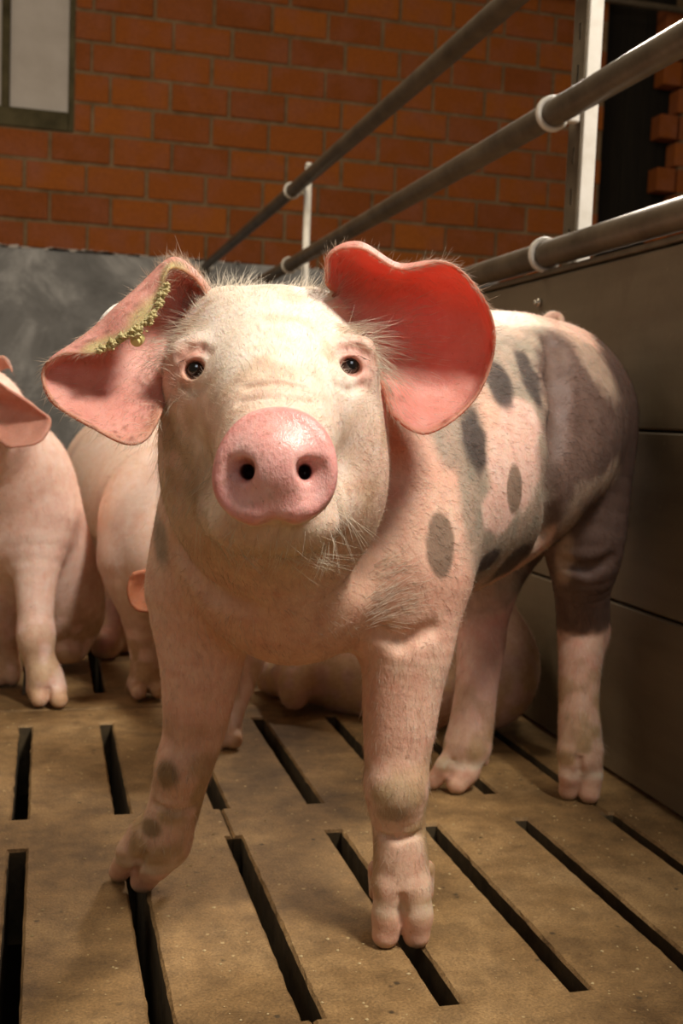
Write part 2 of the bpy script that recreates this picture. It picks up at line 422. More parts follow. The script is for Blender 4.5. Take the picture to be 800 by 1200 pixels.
# ------------------------------------------------------------------ rails and posts
def pipe(z, y1, label):
    V, Fs = lathe_tube((.714, .1, z), (.714, y1, z), .0195, n=28, seg=10)
    return link('rail', mesh_from('rail', V, Fs, True), M['pipe'], label=label, category='rail', group='horizontal pipe rails above the partition')
pipe(.702, 5.33, 'dark pipe rail lying lowest, just above the partition top')
pipe(.907, 5.33, 'middle pipe rail, crossing in front of the slotted galvanised post')
pipe(1.131, 5.33, 'highest pipe rail, leaving the photo at the top edge')
def clampring(y, z, label):
    V, Fs = ring_vf((.714, y, z), (0, 1, 0), .0195, .0262, .010)
    # small saddle block that ties the ring to the post
    me = mesh_from('pipe_clamp', V, Fs, True)
    e = link('pipe_clamp', me, M['plastic'], label=label, category='clamp', group='white plastic pipe clamps')
    link('saddle', box_me('saddle', .734, .756, y-.008, y+.008, z-.010, z+.010, .002), M['plastic'], e)
clampring(1.535, .702, 'white ring clamp on the lowest rail beside the slotted post')
clampring(1.535, .907, 'white ring clamp on the middle rail beside the slotted post')
clampring(3.36, .907, 'white ring clamp on the middle rail beside the thin far post')
clampring(3.36, 1.131, 'white ring clamp on the highest rail beside the thin far post')
clampring(5.28, 1.131, 'white ring clamp where the highest rail meets the rear wall')
post = empty('slotted_post', (.765, 1.54, 0), label='tall slotted galvanised steel post standing behind the near pipe rails', category='post')
def ppart(name, x0, x1, y0, y1, z0, z1, mat, bev=.0008):
    return link(name, box_me(name, x0-.765, x1-.765, y0-1.54, y1-1.54, z0, z1, bev), mat, post)
# the channel side carries a real row of slots
sl = [(.017, .023, .30+k*.060, .30+k*.060+.024) for k in range(16)]
me = slab_me('channel_side', .040, 1.27, sl, thick=.0025, seed=4)
o = link('channel_side', me, M['steel_side'], post)
o.matrix_local = Matrix(((0, 0, 1, -.008), (1, 0, 0, -.018), (0, 1, 0, 0.0), (0, 0, 0, 1)))
ppart('front_flange', .7575, .779, 1.518, 1.5215, .002, 1.27, M['plastic'])  # pale material brightens a steel face that gets little light
ppart('rear_flange', .7575, .779, 1.5605, 1.563, .002, 1.27, M['steel_side'])
ppart('back_strip', .7772, .779, 1.5216, 1.5604, .002, 1.27, M['steel_side'])
ppart('slot_brightener', .7572, .7580, 1.5216, 1.5604, .002, 1.27, M['plastic'], 0)  # pale strip added behind the slots so they look lit through
V, Fs = lathe_tube((.748, 3.29, .002), (.748, 3.29, 1.19), .011, n=16)
o = link('thin_post', mesh_from('thin_post', V, Fs, True), M['plastic'], label='thin pale round post carrying the far pipe clamps', category='post')
V, Fs = lathe_tube((.748, 3.29, 1.19), (.748, 3.29, 1.203), .0125, .008, n=16); link('cap', mesh_from('cap', V, Fs, True), M['plastic'], o)

# ------------------------------------------------------------------ SDF pigs
def catmull(G, n):
    "G (m, ...) control rows -> n samples"
    m = len(G); t = np.linspace(0, m-1, n); i = np.clip(t.astype(int), 0, m-2); u = (t-i).reshape((-1,)+(1,)*(G.ndim-1))
    g = lambda k: G[np.clip(k, 0, m-1)]
    p0, p1, p2, p3 = g(i-1), g(i), g(i+1), g(i+2)
    p0 = np.where((i == 0).reshape(u.shape), 2*p1-p2, p0); p3 = np.where((i == m-2).reshape(u.shape), 2*p2-p1, p3)
    return .5*((2*p1)+(-p0+p2)*u+(2*p0-5*p1+4*p2-p3)*u*u+(-p0+3*p1-3*p2+p3)*u**3)
class Sdf:
    def __init__(s): s.ops = []
    def cone(s, a, b, ra, rb, k=.02, sub=False):
        s.ops.append(('c', np.array(a, float), np.array(b, float), ra, rb, k, sub)); return s
    def ell(s, c, r, ax=None, k=.02, sub=False):
        ax = np.array([RT, UP, TOCAM]) if ax is None else np.array(ax)
        s.ops.append(('e', np.array(c, float), np.array(r, float), ax, None, k, sub)); return s
    def chain(s, pts, k=.02):
        "pts: (px,py,depth,radius px), run through smoothly as one limb"
        G = np.array([[*P(x, y, d), r*d/F_PX] for x, y, d, r in pts])
        if len(G) > 2: G = catmull(G, (len(G)-1)*4+1)
        s.ops.append(('g', G[:, :3], G[:, 3], None, None, k, False)); return s
    def ball(s, x, y, d, r, k=.02, sub=False):
        p = P(x, y, d); return s.cone(p, p+1e-5, r*d/F_PX, r*d/F_PX, k, sub)
    def surf(s, x, y, d0=.45, off=0.0):
        "point where the line of sight through a pixel meets the body"
        r = ROT@_dir(x, y); t = d0
        for _ in range(90):
            d = float(s.at((CAM+r*t)[None])[0]); t += max(d*.8, .0003)
            if d < .0004: break
        return CAM+r*(t+off)
    def groove(s, pts, r, k, off=0.0, d0=.45):
        Q = [s.surf(x, y, d0, off) for x, y in pts]
        for a, b in zip(Q[:-1], Q[1:]): s.cone(a, b, r, r, k, True)
    @staticmethod
    def prim(op, X, Y, Z):
        if op[0] == 'c':
            _, a, b, ra, rb = op[:5]; ba = b-a; L = float(ba@ba)+1e-12
            px, py, pz = X-a[0], Y-a[1], Z-a[2]
            t = np.clip((px*ba[0]+py*ba[1]+pz*ba[2])/L, 0, 1)
            return np.sqrt((px-t*ba[0])**2+(py-t*ba[1])**2+(pz-t*ba[2])**2)-(ra+(rb-ra)*t)
        if op[0] == 'g':
            d = None
            for i in range(len(op[1])-1):
                q = Sdf.prim(('c', op[1][i], op[1][i+1], op[2][i], op[2][i+1]), X, Y, Z); d = q if d is None else np.minimum(d, q)
            return d
        if op[0] == 'd':      # rounded disc, wider towards its foot
            _, c, r, ax = op[:4]; rd = .0075
            px, py, pz = X-c[0], Y-c[1], Z-c[2]
            u = (px*ax[0, 0]+py*ax[0, 1]+pz*ax[0, 2]); v = (px*ax[1, 0]+py*ax[1, 1]+pz*ax[1, 2]); w_ = (px*ax[2, 0]+py*ax[2, 1]+pz*ax[2, 2])
            rx = r[0]*(1-.10*np.clip(v/r[1]+.35, -1, 1)); a = ((np.abs(u)/rx)**2.15+(np.abs(v)/r[1])**2.15)**(1/2.15)
            q1 = (a-1)*min(r[0], r[1])+rd; q2 = np.abs(w_)-r[2]+rd
            return np.sqrt(np.maximum(q1, 0)**2+np.maximum(q2, 0)**2)+np.minimum(np.maximum(q1, q2), 0)-rd
        _, c, r, ax = op[:4]
        px, py, pz = X-c[0], Y-c[1], Z-c[2]
        u = (px*ax[0, 0]+py*ax[0, 1]+pz*ax[0, 2]); v = (px*ax[1, 0]+py*ax[1, 1]+pz*ax[1, 2]); w_ = (px*ax[2, 0]+py*ax[2, 1]+pz*ax[2, 2])
        k0 = np.sqrt((u/r[0])**2+(v/r[1])**2+(w_/r[2])**2); k1 = np.sqrt((u/r[0]**2)**2+(v/r[1]**2)**2+(w_/r[2]**2)**2)+1e-9
        return k0*(k0-1)/k1
    @staticmethod
    def comb(f, d, k, sub):
        if sub:
            h = np.maximum(k-np.abs(f+d), 0)/k; return np.maximum(f, -d)+h*h*k*.25
        h = np.maximum(k-np.abs(f-d), 0)/k; return np.minimum(f, d)-h*h*k*.25
    def bounds(s, op):
        if op[0] == 'c':
            return np.minimum(op[1]-op[3], op[2]-op[4]), np.maximum(op[1]+op[3], op[2]+op[4])
        if op[0] == 'g': return (op[1]-op[2][:, None]).min(0), (op[1]+op[2][:, None]).max(0)
        m = op[2].max(); return op[1]-m, op[1]+m
    def at(s, Pn):
        X, Y, Z = Pn[:, 0], Pn[:, 1], Pn[:, 2]; f = np.full(len(Pn), .05)
        for op in s.ops:
            lo, hi = s.bounds(op); m = op[5]+.006
            i = np.where(((Pn > lo-m) & (Pn < hi+m)).all(1))[0]
            if len(i): f[i] = s.comb(f[i], s.prim(op, X[i], Y[i], Z[i]), op[5], op[6])
        return np.maximum(f, -Z+.0005)
    def mesh(s, h):
        bs = [s.bounds(o) for o in s.ops if not o[6]]
        lo = np.min([b[0] for b in bs], 0)-3*h; hi = np.max([b[1] for b in bs], 0)+3*h; lo[2] = max(lo[2], -3*h)
        n = np.ceil((hi-lo)/h).astype(int)+1
        ax = [np.float32(lo[i])+np.float32(h)*np.arange(n[i], dtype=np.float32) for i in range(3)]
        f = np.full(n, .05, np.float32)
        for op in s.ops:
            b0, b1 = s.bounds(op); m = op[5]+.006
            i0 = np.clip(((b0-m-lo)/h).astype(int), 0, n); i1 = np.clip(((b1+m-lo)/h).astype(int)+2, 0, n)
            if (i1 <= i0).any(): continue
            sl = tuple(slice(a, b) for a, b in zip(i0, i1))
            d = s.prim(op, ax[0][sl[0]][:, None, None], ax[1][sl[1]][None, :, None], ax[2][sl[2]][None, None, :])
            f[sl] = s.comb(f[sl], d, op[5], op[6])
        f = np.maximum(f, (-ax[2]+.0005)[None, None, :])
        S = f < 0
        c = np.zeros(np.array(S.shape)-1, np.int8)
        for dx in (0, 1):
            for dy in (0, 1):
                for dz in (0, 1): c += S[dx:dx+c.shape[0], dy:dy+c.shape[1], dz:dz+c.shape[2]]
        I = np.argwhere((c > 0) & (c < 8)); idm = np.full(c.shape, -1, np.int32); idm[tuple(I.T)] = np.arange(len(I))
        acc = np.zeros((len(I), 3)); cnt = np.zeros(len(I))
        corners = [(x, y, z) for x in (0, 1) for y in (0, 1) for z in (0, 1)]
        fv = {cn: f[I[:, 0]+cn[0], I[:, 1]+cn[1], I[:, 2]+cn[2]].astype(float) for cn in corners}
        for a in corners:
            for i in range(3):
                if a[i] == 0:
                    b = list(a); b[i] = 1; b = tuple(b); fa, fb = fv[a], fv[b]; m = (fa < 0) != (fb < 0)
                    t = np.where(m, fa/(np.where(m, fa-fb, 1)), 0)
                    p = np.tile(np.array(a, float), (len(I), 1)); p[:, i] += t; acc[m] += p[m]; cnt[m] += 1
        V = lo+(I+acc/cnt[:, None])*h
        Q = []
        for i in range(3):
            j, k = (i+1) % 3, (i+2) % 3
            sa = [slice(None)]*3; sb = [slice(None)]*3; sa[i] = slice(0, -1); sb[i] = slice(1, None)
            A, B = S[tuple(sa)], S[tuple(sb)]
            E = np.argwhere(A != B); E = E[(E[:, j] > 0) & (E[:, k] > 0) & (E[:, j] < n[j]-1) & (E[:, k] < n[k]-1)]
            fl = A[tuple(E.T)]
            def cell(dj, dk):
                e = E.copy(); e[:, j] -= dj; e[:, k] -= dk; return idm[tuple(e.T)]
            q = np.stack([cell(1, 1), cell(0, 1), cell(0, 0), cell(1, 0)], 1)
            q[~fl] = q[~fl][:, ::-1]; Q.append(q)
        Q = np.concatenate(Q); Q = Q[(Q >= 0).all(1)]
        return V, Q
    def project(s, V, it=3, e=.0006):
        for _ in range(it):
            f = s.at(V); g = np.stack([s.at(V+np.eye(3)[i]*e)-s.at(V-np.eye(3)[i]*e) for i in range(3)], 1)/(2*e)
            g2 = (g*g).sum(1)+1e-9; st = np.clip(f/g2, -.002, .002); V = V-g*st[:, None]
        return V
def refine(V, Q, mask_fn):
    "split every quad of a region in four, keeping the rest joined without gaps by fan polygons"
    m = mask_fn(V)
    sel = m[Q].all(1)
    if not sel.any(): return V, Q, []
    Qs = Q[sel]; E = np.concatenate([np.sort(Qs[:, [i, (i+1) % 4]], 1) for i in range(4)])
    U, inv = np.unique(E, axis=0, return_inverse=True); inv = inv.reshape(4, -1)
    mid = (V[U[:, 0]]+V[U[:, 1]])/2; cen = V[Qs].mean(1); nV = len(V)
    mi = nV+inv; ci = nV+len(U)+np.arange(len(Qs))
    V2 = np.concatenate([V, mid, cen])
    new = np.concatenate([np.stack([Qs[:, i], mi[i], ci, mi[(i+3) % 4]], 1) for i in range(4)])
    keys = {}
    # neighbours of split quads become n-gons
    rest = Q[~sel]; ukey = U[:, 0].astype(np.int64)*nV+U[:, 1]; srt = np.argsort(ukey); uk = ukey[srt]
    ng = []; keep = np.ones(len(rest), bool)
    ek = [np.sort(rest[:, [i, (i+1) % 4]], 1) for i in range(4)]
    hits = []
    for i in range(4):
        kk = ek[i][:, 0].astype(np.int64)*nV+ek[i][:, 1]; pos = np.searchsorted(uk, kk); pos[pos == len(uk)] = 0
        hits.append(np.where(uk[pos] == kk, nV+srt[pos], -1))
    H = np.stack(hits, 1); bad = (H >= 0).any(1)
    for r_, hh in zip(rest[bad], H[bad]):
        poly = []
        for i in range(4):
            poly.append(int(r_[i]))
            if hh[i] >= 0: poly.append(int(hh[i]))
        for t in range(1, len(poly)-1):
            pass
        ng.append(poly)
    return V2, np.concatenate([rest[~bad], new]), ng

def smoothstep(a, b, x):
    t = np.clip((x-a)/(b-a), 0, 1); return t*t*(3-2*t)
def vnoise(Pn, sc, seed=0):
    "cheap smooth value noise"
    q = Pn*sc+seed*17.3; i = np.floor(q).astype(np.int64); f = q-i; f = f*f*(3-2*f); out = 0
    for dx in (0, 1):
        for dy in (0, 1):
            for dz in (0, 1):
                h = ((i[:, 0]+dx)*73856093) ^ ((i[:, 1]+dy)*19349663) ^ ((i[:, 2]+dz)*83492791); h = ((h*2654435761) & 0xffffffff)/4294967295.
                out = out+h*np.where(dx, f[:, 0], 1-f[:, 0])*np.where(dy, f[:, 1], 1-f[:, 1])*np.where(dz, f[:, 2], 1-f[:, 2])
    return out
def leaf(rows, nu=44, nv=60, t0=.0055, t1=.0016, wave=0.0):
    "ear leaf from control rows of (px,py,d); returns V,Q,uv (u along ear, v across)"
    G = np.array([[P(*p) for p in r] for r in rows])
    S = catmull(G, nu); S = catmull(S.transpose(1, 0, 2), nv).transpose(1, 0, 2)
    S = S+TOCAM*((vnoise(S.reshape(-1, 3), 38, 31)-.5)*.0055+(vnoise(S.reshape(-1, 3), 110, 32)-.5)*.0016).reshape(nu, nv)[..., None]
    du = np.gradient(S, axis=0); dv = np.gradient(S, axis=1); N = np.cross(du, dv); N /= np.linalg.norm(N, axis=2, keepdims=True)+1e-9
    u = np.linspace(0, 1, nu)[:, None]; v = np.linspace(0, 1, nv)[None, :]
    e = np.minimum(np.minimum(v, 1-v)*4, (1-u)*5); th = (t1+(t0-t1)*np.clip(e, 0, 1)**.5*(1-.45*u))[..., None]/2
    A = S+N*th; B = S-N*th; V = np.concatenate([A.reshape(-1, 3), B.reshape(-1, 3)]); n = nu*nv
    Q = []
    ii, jj = np.meshgrid(np.arange(nu-1), np.arange(nv-1), indexing='ij'); a = (ii*nv+jj).ravel()
    Q.append(np.stack([a, a+nv, a+nv+1, a+1], 1)); Q.append(np.stack([a, a+1, a+nv+1, a+nv], 1)+n)
    rim = [i*nv for i in range(nu)]+[(nu-1)*nv+j for j in range(1, nv)]+[i*nv+nv-1 for i in range(nu-2, -1, -1)]+[j for j in range(nv-2, 0, -1)]
    rim = np.array(rim); nx = np.roll(rim, -1); Q.append(np.stack([rim, nx, nx+n, rim+n], 1)[:, ::-1])
    uv = np.stack([np.broadcast_to(u, (nu, nv)).ravel(), np.broadcast_to(v, (nu, nv)).ravel()], 1)
    return V, np.concatenate(Q), np.concatenate([uv, uv])

def lerp(c, col, m): return c+(np.array(col)-c)*m[:, None]

def toes(s, fet, tips, r=.0115, rf=.014, back=.03, dew=None, k=.006, up=(0, 0, 0)):
    for (x, y) in tips:
        F = FL(x, y); pt = F+np.array([0, 0, r*1.0]); away = np.array([F[0], F[1], 0]); away /= np.linalg.norm(away)
        heel = pt+away*back*.55+np.array([0, 0, .012])
        s.cone(pt, heel, r, r*1.15, k); s.cone(heel, fet, r*1.05, rf, .012)
def hoof_points(tips): return [FL(*t) for t in tips]

def pig_mesh(s, h, ears, paint, name, mat, project=True, ref=None, parent=None, **kw):
    V, Q = s.mesh(h); ng = []
    if project: V = s.project(V, 2)
    if ref is not None:
        V, Q, ng = refine(V, Q, ref); V = s.project(V, 3)
    nb = len(V); thin = np.zeros(len(V)); euv = [None]*0; parts = [(0, nb, None, None)]
    for k, e in enumerate(ears):
        Ve, Qe, uv = e; Q = np.concatenate([Q, Qe+len(V)]); parts.append((len(V), len(V)+len(Ve), k, uv)); V = np.concatenate([V, Ve])
        thin = np.concatenate([thin, smoothstep(0, .30, uv[:, 0])])
    col, thin = paint(V, thin, parts)
    if ng:
        Fs = Q.tolist()+ng; me = mesh_from(name, V, Fs, True, col)
    else: me = mesh_from(name, V, Q, True, col)
    a = me.attributes.new('thin', 'FLOAT', 'POINT'); a.data.foreach_set('value', thin.astype(np.float32))
    if ref is not None:
        dd = V-P(323, 548, .624); wet = 1-smoothstep(.9, 1.1, np.sqrt((dd@RT/.0385)**2+(dd@UP/.037)**2+(dd@TOCAM/.02)**2))
        a = me.attributes.new('wet', 'FLOAT', 'POINT'); a.data.foreach_set('value', wet.astype(np.float32))
    me.update()
    o = link(name, me, mat, parent, **kw)
    return o, V, Q, col, parts

def bristles(V, Q, dens, length, flow, colfn, lift=.35, wid=.00022, nmax=20000, seed=1, curl=.25, seg=3, keep=None):
    "tapered 3-sided bristles rooted on quads; dens = per vertex weight"
    r = np.random.default_rng(seed)
    A = V[Q]; n = np.cross(A[:, 2]-A[:, 0], A[:, 3]-A[:, 1]); ar = np.linalg.norm(n, axis=1); n = n/(ar[:, None]+1e-12)
    wgt = ar*dens[Q].mean(1); cs = np.cumsum(wgt); i = np.searchsorted(cs, r.random(nmax)*cs[-1]); i = np.clip(i, 0, len(Q)-1)
    a, b = r.random((2, nmax, 1)); c = A[i]; p = (c[:, 0]*(1-a)+c[:, 1]*a)*(1-b)+(c[:, 3]*(1-a)+c[:, 2]*a)*b; nn = n[i]
    fl = flow(p, nn); fl = fl-(fl*nn).sum(1)[:, None]*nn; fl /= np.linalg.norm(fl, axis=1)[:, None]+1e-9
    fl += r.normal(0, curl, fl.shape); fl -= (fl*nn).sum(1)[:, None]*nn*.7; fl /= np.linalg.norm(fl, axis=1)[:, None]+1e-9
    L = length(p)*r.uniform(.55, 1.3, nmax); li = lift(p) if callable(lift) else np.full(nmax, lift); li = li*r.uniform(.5, 1.6, nmax)
    d0 = fl+nn*li[:, None]*1.5; d0 /= np.linalg.norm(d0, axis=1)[:, None]; bend = fl-nn*.15+r.normal(0, .12, fl.shape)
    side = np.cross(d0, nn); side /= np.linalg.norm(side, axis=1)[:, None]+1e-9; s2 = np.cross(d0, side)
    rings = []
    for k in range(seg):
        t = k/seg; pc = p-nn*.0008+(d0*t+bend*t*t*.45)*L[:, None]; w_ = wid*(1-.75*t)
        rings.append(np.stack([pc+w_*(math.cos(an)*side+math.sin(an)*s2) for an in (0, 2.094, 4.189)], 1))
    tip = (p+(d0+bend*.45)*L[:, None])[:, None, :]
    VV = np.concatenate(rings+[tip], 1); m = VV.shape[1]; base = (np.arange(nmax)*m)[:, None]
    T = []
    for k in range(seg-1):
        for j in range(3):
            a0, a1 = k*3+j, k*3+(j+1) % 3; T += [(a0, a1, a1+3), (a0, a1+3, a0+3)]
    for j in range(3): T.append(((seg-1)*3+j, (seg-1)*3+(j+1) % 3, m-1))
    T = np.array(T); Fa = (base[:, :, None]+T[None]).reshape(-1, 3)
    cc = colfn(p, i, r); C = np.repeat(cc, m, 0)
    return VV.reshape(-1, 3), Fa, C

# ================================================================== main pig
s = Sdf()
# torso
s.chain([(628, 487, 1.33, 112), (575, 510, 1.23, 144), (500, 542, 1.12, 160), (425, 572, 1.03, 160)], .05)
s.chain([(425, 572, 1.03, 158), (360, 620, .965, 128)], .03)
s.ball(262, 640, .985, 82, .04); s.ball(464, 640, .955, 80, .035); s.ball(345, 700, .93, 62, .05)
s.ball(300, 580, .93, 70, .05)
# neck
s.chain([(320, 490, .87, 98), (340, 560, .95, 132)], .05); s.chain([(322, 590, .82, 84), (335, 660, .90, 96)], .05)
# image-left foreleg
s.chain([(236, 700, .985, 64), (236, 770, .985, 50), (232, 820, .99, 42), (226, 862, .995, 36), (214, 905, 1.0, 32.5), (204, 945, 1.005, 31), (190, 985, 1.01, 32)], .03)
s.ball(212, 900, .985, 27, .015); s.ball(190, 985, 1.015, 31, .012)
fetA = P(186, 992, 1.015)
for (x, y, rr, fx) in ((140, 1034, .0115, 168), (168, 1046, .0140, 196)):
    F = FL(x, y)+np.array([0, .004, rr*.75]); hl = P(fx-14, y-36, 1.012); s.cone(F, hl, rr*.88, rr*1.08, .004); s.cone(hl, P(fx, y-56, 1.012), rr*1.05, .0155, .008)
s.cone(P(214, 965, 1.04), P(217, 993, 1.05), .0085, .0045, .006); s.cone(P(175, 970, 1.045), P(170, 1000, 1.05), .0075, .0040, .006)
CL = [([(170, 1002), (163, 1012), (157, 1022)], .0022, .006, .0008)]
# image-right foreleg
s.chain([(484, 690, .95, 60), (479, 750, .945, 54), (472, 800, .945, 48), (468, 850, .945, 43), (465, 890, .945, 38.5), (464, 925, .945, 37), (467, 965, .95, 31.5), (469, 1000, .95, 32), (470, 1030, .952, 34)], .03)
s.ball(465, 925, .932, 24, .02)
for (x, y, rr) in ((453.5, 1112, .0128), (489.5, 1112, .0128)):
    F = FL(x, y)+np.array([0, .006, rr*.8]); up = P(471.5+(x-471.5)*.93, 1072, .943); u2 = P(471+(x-471.5)*.72, 1040, .943)
    s.cone(F, up, rr*.93, rr*1.03, .003); s.cone(up, u2, rr*1.0, .0155, .006)
CL.append(([(471, 1052), (471, 1068), (471, 1082)], .0024, .006, .0008))
s.cone(P(441, 1018, .985), P(438, 1048, .990), .0080, .0045, .006); s.cone(P(499, 1018, .985), P(502, 1048, .990), .0080, .0045, .006)
# thigh and hind leg beside the partition
s.chain([(668, 500, 1.34, 66), (683, 575, 1.32, 54), (684, 640, 1.31, 46), (682, 690, 1.33, 33), (683, 735, 1.36, 30), (680, 775, 1.345, 25.5), (678, 820, 1.335, 23.5), (679, 855, 1.33, 25), (680, 885, 1.33, 26)], .035)
s.ball(686, 742, 1.375, 26, .015)
for (x, y, rr) in ((667.5, 938, .0128), (692, 942, .0140)):
    F = FL(x, y)+np.array([0, .005, rr*.8]); up = P(680+(x-680)*.95, 908, 1.325); u2 = P(680+(x-680)*.75, 880, 1.325)
    s.cone(F, up, rr*.93, rr*1.02, .003); s.cone(up, u2, rr, .0175, .006)
CL.append(([(679, 890), (679.5, 904)], .0024, .006, .0008)); CL.append(([(530, 892), (525, 906)], .0024, .006, .0008))
# tail, curled behind the rump
s.chain([(634, 385, 1.42, 9), (645, 371, 1.43, 6), (655, 372, 1.43, 5), (658, 380, 1.42, 4)], .012)
# far hind leg
s.chain([(600, 590, 1.40, 66), (578, 660, 1.38, 42), (567, 715, 1.39, 31), (563, 760, 1.385, 28), (558, 805, 1.37, 25), (553, 845, 1.36, 26), (548, 872, 1.355, 28)], .035)
for (x, y, rr, fx) in ((508, 926, .0115, 538), (536, 931, .0145, 556)):
    F = FL(x, y)+np.array([0, .004, rr*.8]); hl = P((x+fx)/2, y-28, 1.345); s.cone(F, hl, rr*.88, rr*1.05, .0035); s.cone(hl, P(fx, 878, 1.35), rr*1.05, .0165, .008)
s.cone(P(567, 868, 1.385), P(568, 893, 1.390), .0085, .0050, .006)
# flank fold in front of the thigh, tail root
# ---- head
s.ell(P(314, 428, .835), (.072, .050, .070), k=.025)                 # skull
s.ball(262, 380, .835, 39, .03); s.ball(367, 380, .835, 38, .03)     # poll, broad between the ears
s.chain([(302, 397, .80, 50), (322, 470, .745, 62)], .03); s.chain([(338, 397, .80, 50), (324, 470, .745, 62)], .02)   # forehead to bridge
s.chain([(322, 480, .75, 76), (323, 535, .68, 66), (323, 547, .642, 63)], .03)   # muzzle
s.ell(P(254, 485, .81), (.039, .052, .06), k=.03); s.ell(P(388, 485, .81), (.038, .052, .06), k=.03)   # cheeks
s.ell(P(258, 572, .83), (.037, .048, .06), k=.04); s.ell(P(388, 572, .83), (.037, .048, .06), k=.04)   # jowls
s.ell(P(320, 600, .74), (.050, .030, .060), k=.03)                 # lower jaw
s.ell(P(322, 615, .685), (.038, .019, .030), k=.022)                # chin
# brows and sockets
EYES = [(228, 432, .764), (411, 428, .764)]
for (x, y, d), sg in zip(EYES, (-1, 1)):
    s.ball(x, y, d+.016, 32, .014)                                   # lid mass
    s.cone(P(x-16, y-20, d+.004), P(x+16, y-22, d+.004), .0055, .0055, .010)      # brow fold
    s.cone(P(x-14, y+15, d-.001), P(x+14, y+15, d-.001), .0035, .0035, .006)      # lower lid
    s.ell(P(x, y+1, d-.012), (.0082, .0073, .022), k=.0022, sub=True)   # lid opening
    for (ax_, ay_), (bx_, by_) in zip(((-15, 1), (-9, -9), (2, -12.5), (10, -9)), ((-9, -9), (2, -12.5), (10, -9), (15, 1))):
        s.cone(P(x+sg*-ax_, y+ay_-1, d-.0028), P(x+sg*-bx_, y+by_-1, d-.0028), .0019, .0019, .0025)
    for (ax_, ay_), (bx_, by_) in zip(((-14, 4), (-5, 13)), ((-5, 13), (13, 8))):
        s.cone(P(x+sg*-ax_, y+ay_+1, d-.0015), P(x+sg*-bx_, y+by_+1, d-.0015), .0017, .0017, .0025)
# wrinkle above the snout, corners of the mouth
s.cone(P(285, 474, .690), P(360, 474, .690), .0015, .0015, .006, True)
# snout disc
dz = .622
tl = R_(7); dax = np.array([RT*math.cos(R_(3))-UP*math.sin(R_(3)), UP*math.cos(tl)-TOCAM*math.sin(tl), TOCAM*math.cos(tl)+UP*math.sin(tl)])
s.ops.append(('d', P(323, 548, dz+.012), np.array([.0368, .0348, .0125]), dax, None, .006, False))
s.ell(P(323, 621, dz+.004), (.0060, .0055, .016), k=.010, sub=True)
# nostrils
for sg in (-1, 1):
    s.ell(P(323+sg*33, 553, dz-.002), (.0034, .0044, .018), k=.004, sub=True)
    s.ell(P(323+sg*40, 546, dz-.0040), (.0065, .0036, .0065), k=.006, sub=True)
    s.ell(P(323+sg*53, 570, dz-.0052), (.0070, .0110, .0060), k=.010, sub=True)
s.cone(P(298, 559, dz-.0015), P(348, 559, dz-.0015), .0006, .0006, .0035, True)
FOLDS = [([(648, 400), (654, 450), (655, 510), (650, 570), (640, 630)], .007, .022, 0), ([(455, 500), (462, 560), (452, 620), (432, 670)], .006, .03, 0),
    ([(205, 640), (240, 690), (290, 712)], .004, .02, 0), ([(446, 742), (470, 752), (505, 738)], .0025, .014, 0), ([(660, 660), (690, 668), (716, 655)], .003, .015, 0),
    ([(440, 976), (468, 984), (494, 976)], .0009, .007, 0), ([(180, 942), (205, 952), (228, 946)], .0010, .007, 0)]
FOLDS += [([(282, 471), (323, 463), (364, 471)], .0008, .006, 0), ([(288, 455), (323, 449), (358, 455)], .0006, .005, 0)]
for x_ in (228, 411):
    FOLDS += [([(x_-18, 418), (x_-8, 408), (x_+6, 407), (x_+17, 415)], .0011, .006, 0), ([(x_-15, 452), (x_, 458), (x_+14, 452)], .0009, .006, 0)]
for pts, r_, k_, o_ in FOLDS+CL: s.groove(pts, r_, k_, o_, .6)
# ears
R1 = [ # from the conch to the rim, running round from head-top to cheek
 [(378, 365, .845), (382, 362, .85), (386, 362, .855), (390, 365, .86), (394, 370, .86), (396, 378, .86), (398, 388, .86), (398, 398, .855), (398, 408, .85), (398, 416, .845), (396, 422, .84)],
 [(392, 345, .81), (400, 325, .83), (420, 325, .85), (445, 340, .86), (462, 350, .865), (478, 375, .87), (478, 405, .865), (468, 428, .855), (455, 440, .845), (446, 440, .83), (436, 440, .82)],
 [(386, 338, .795), (392, 306, .805), (418, 302, .83), (458, 322, .85), (495, 330, .865), (520, 360, .875), (525, 410, .87), (510, 448, .86), (485, 465, .845), (462, 452, .825), (444, 446, .812)],
 [(383, 334, .785), (386, 300, .788), (420, 287, .80), (466, 312, .815), (518, 310, .83), (555, 345, .85), (568, 410, .855), (545, 465, .845), (500, 490, .825), (465, 475, .808), (448, 452, .803)],
 [(382, 332, .780), (385, 299, .780), (421, 288, .782), (468, 318, .790), (526, 312, .806), (566, 356, .83), (578, 405, .838), (556, 468, .828), (502, 507, .805), (463, 488, .795), (449, 456, .795)]]
R1 = R1[:-1]+[[(382, 332, .780), (386, 299, .774), (421, 291, .772), (468, 316, .780), (526, 309, .798), (569, 355, .828), (579, 408, .836), (556, 468, .826), (502, 508, .803), (461, 488, .792), (449, 456, .795)]]
ear1 = leaf(R1)
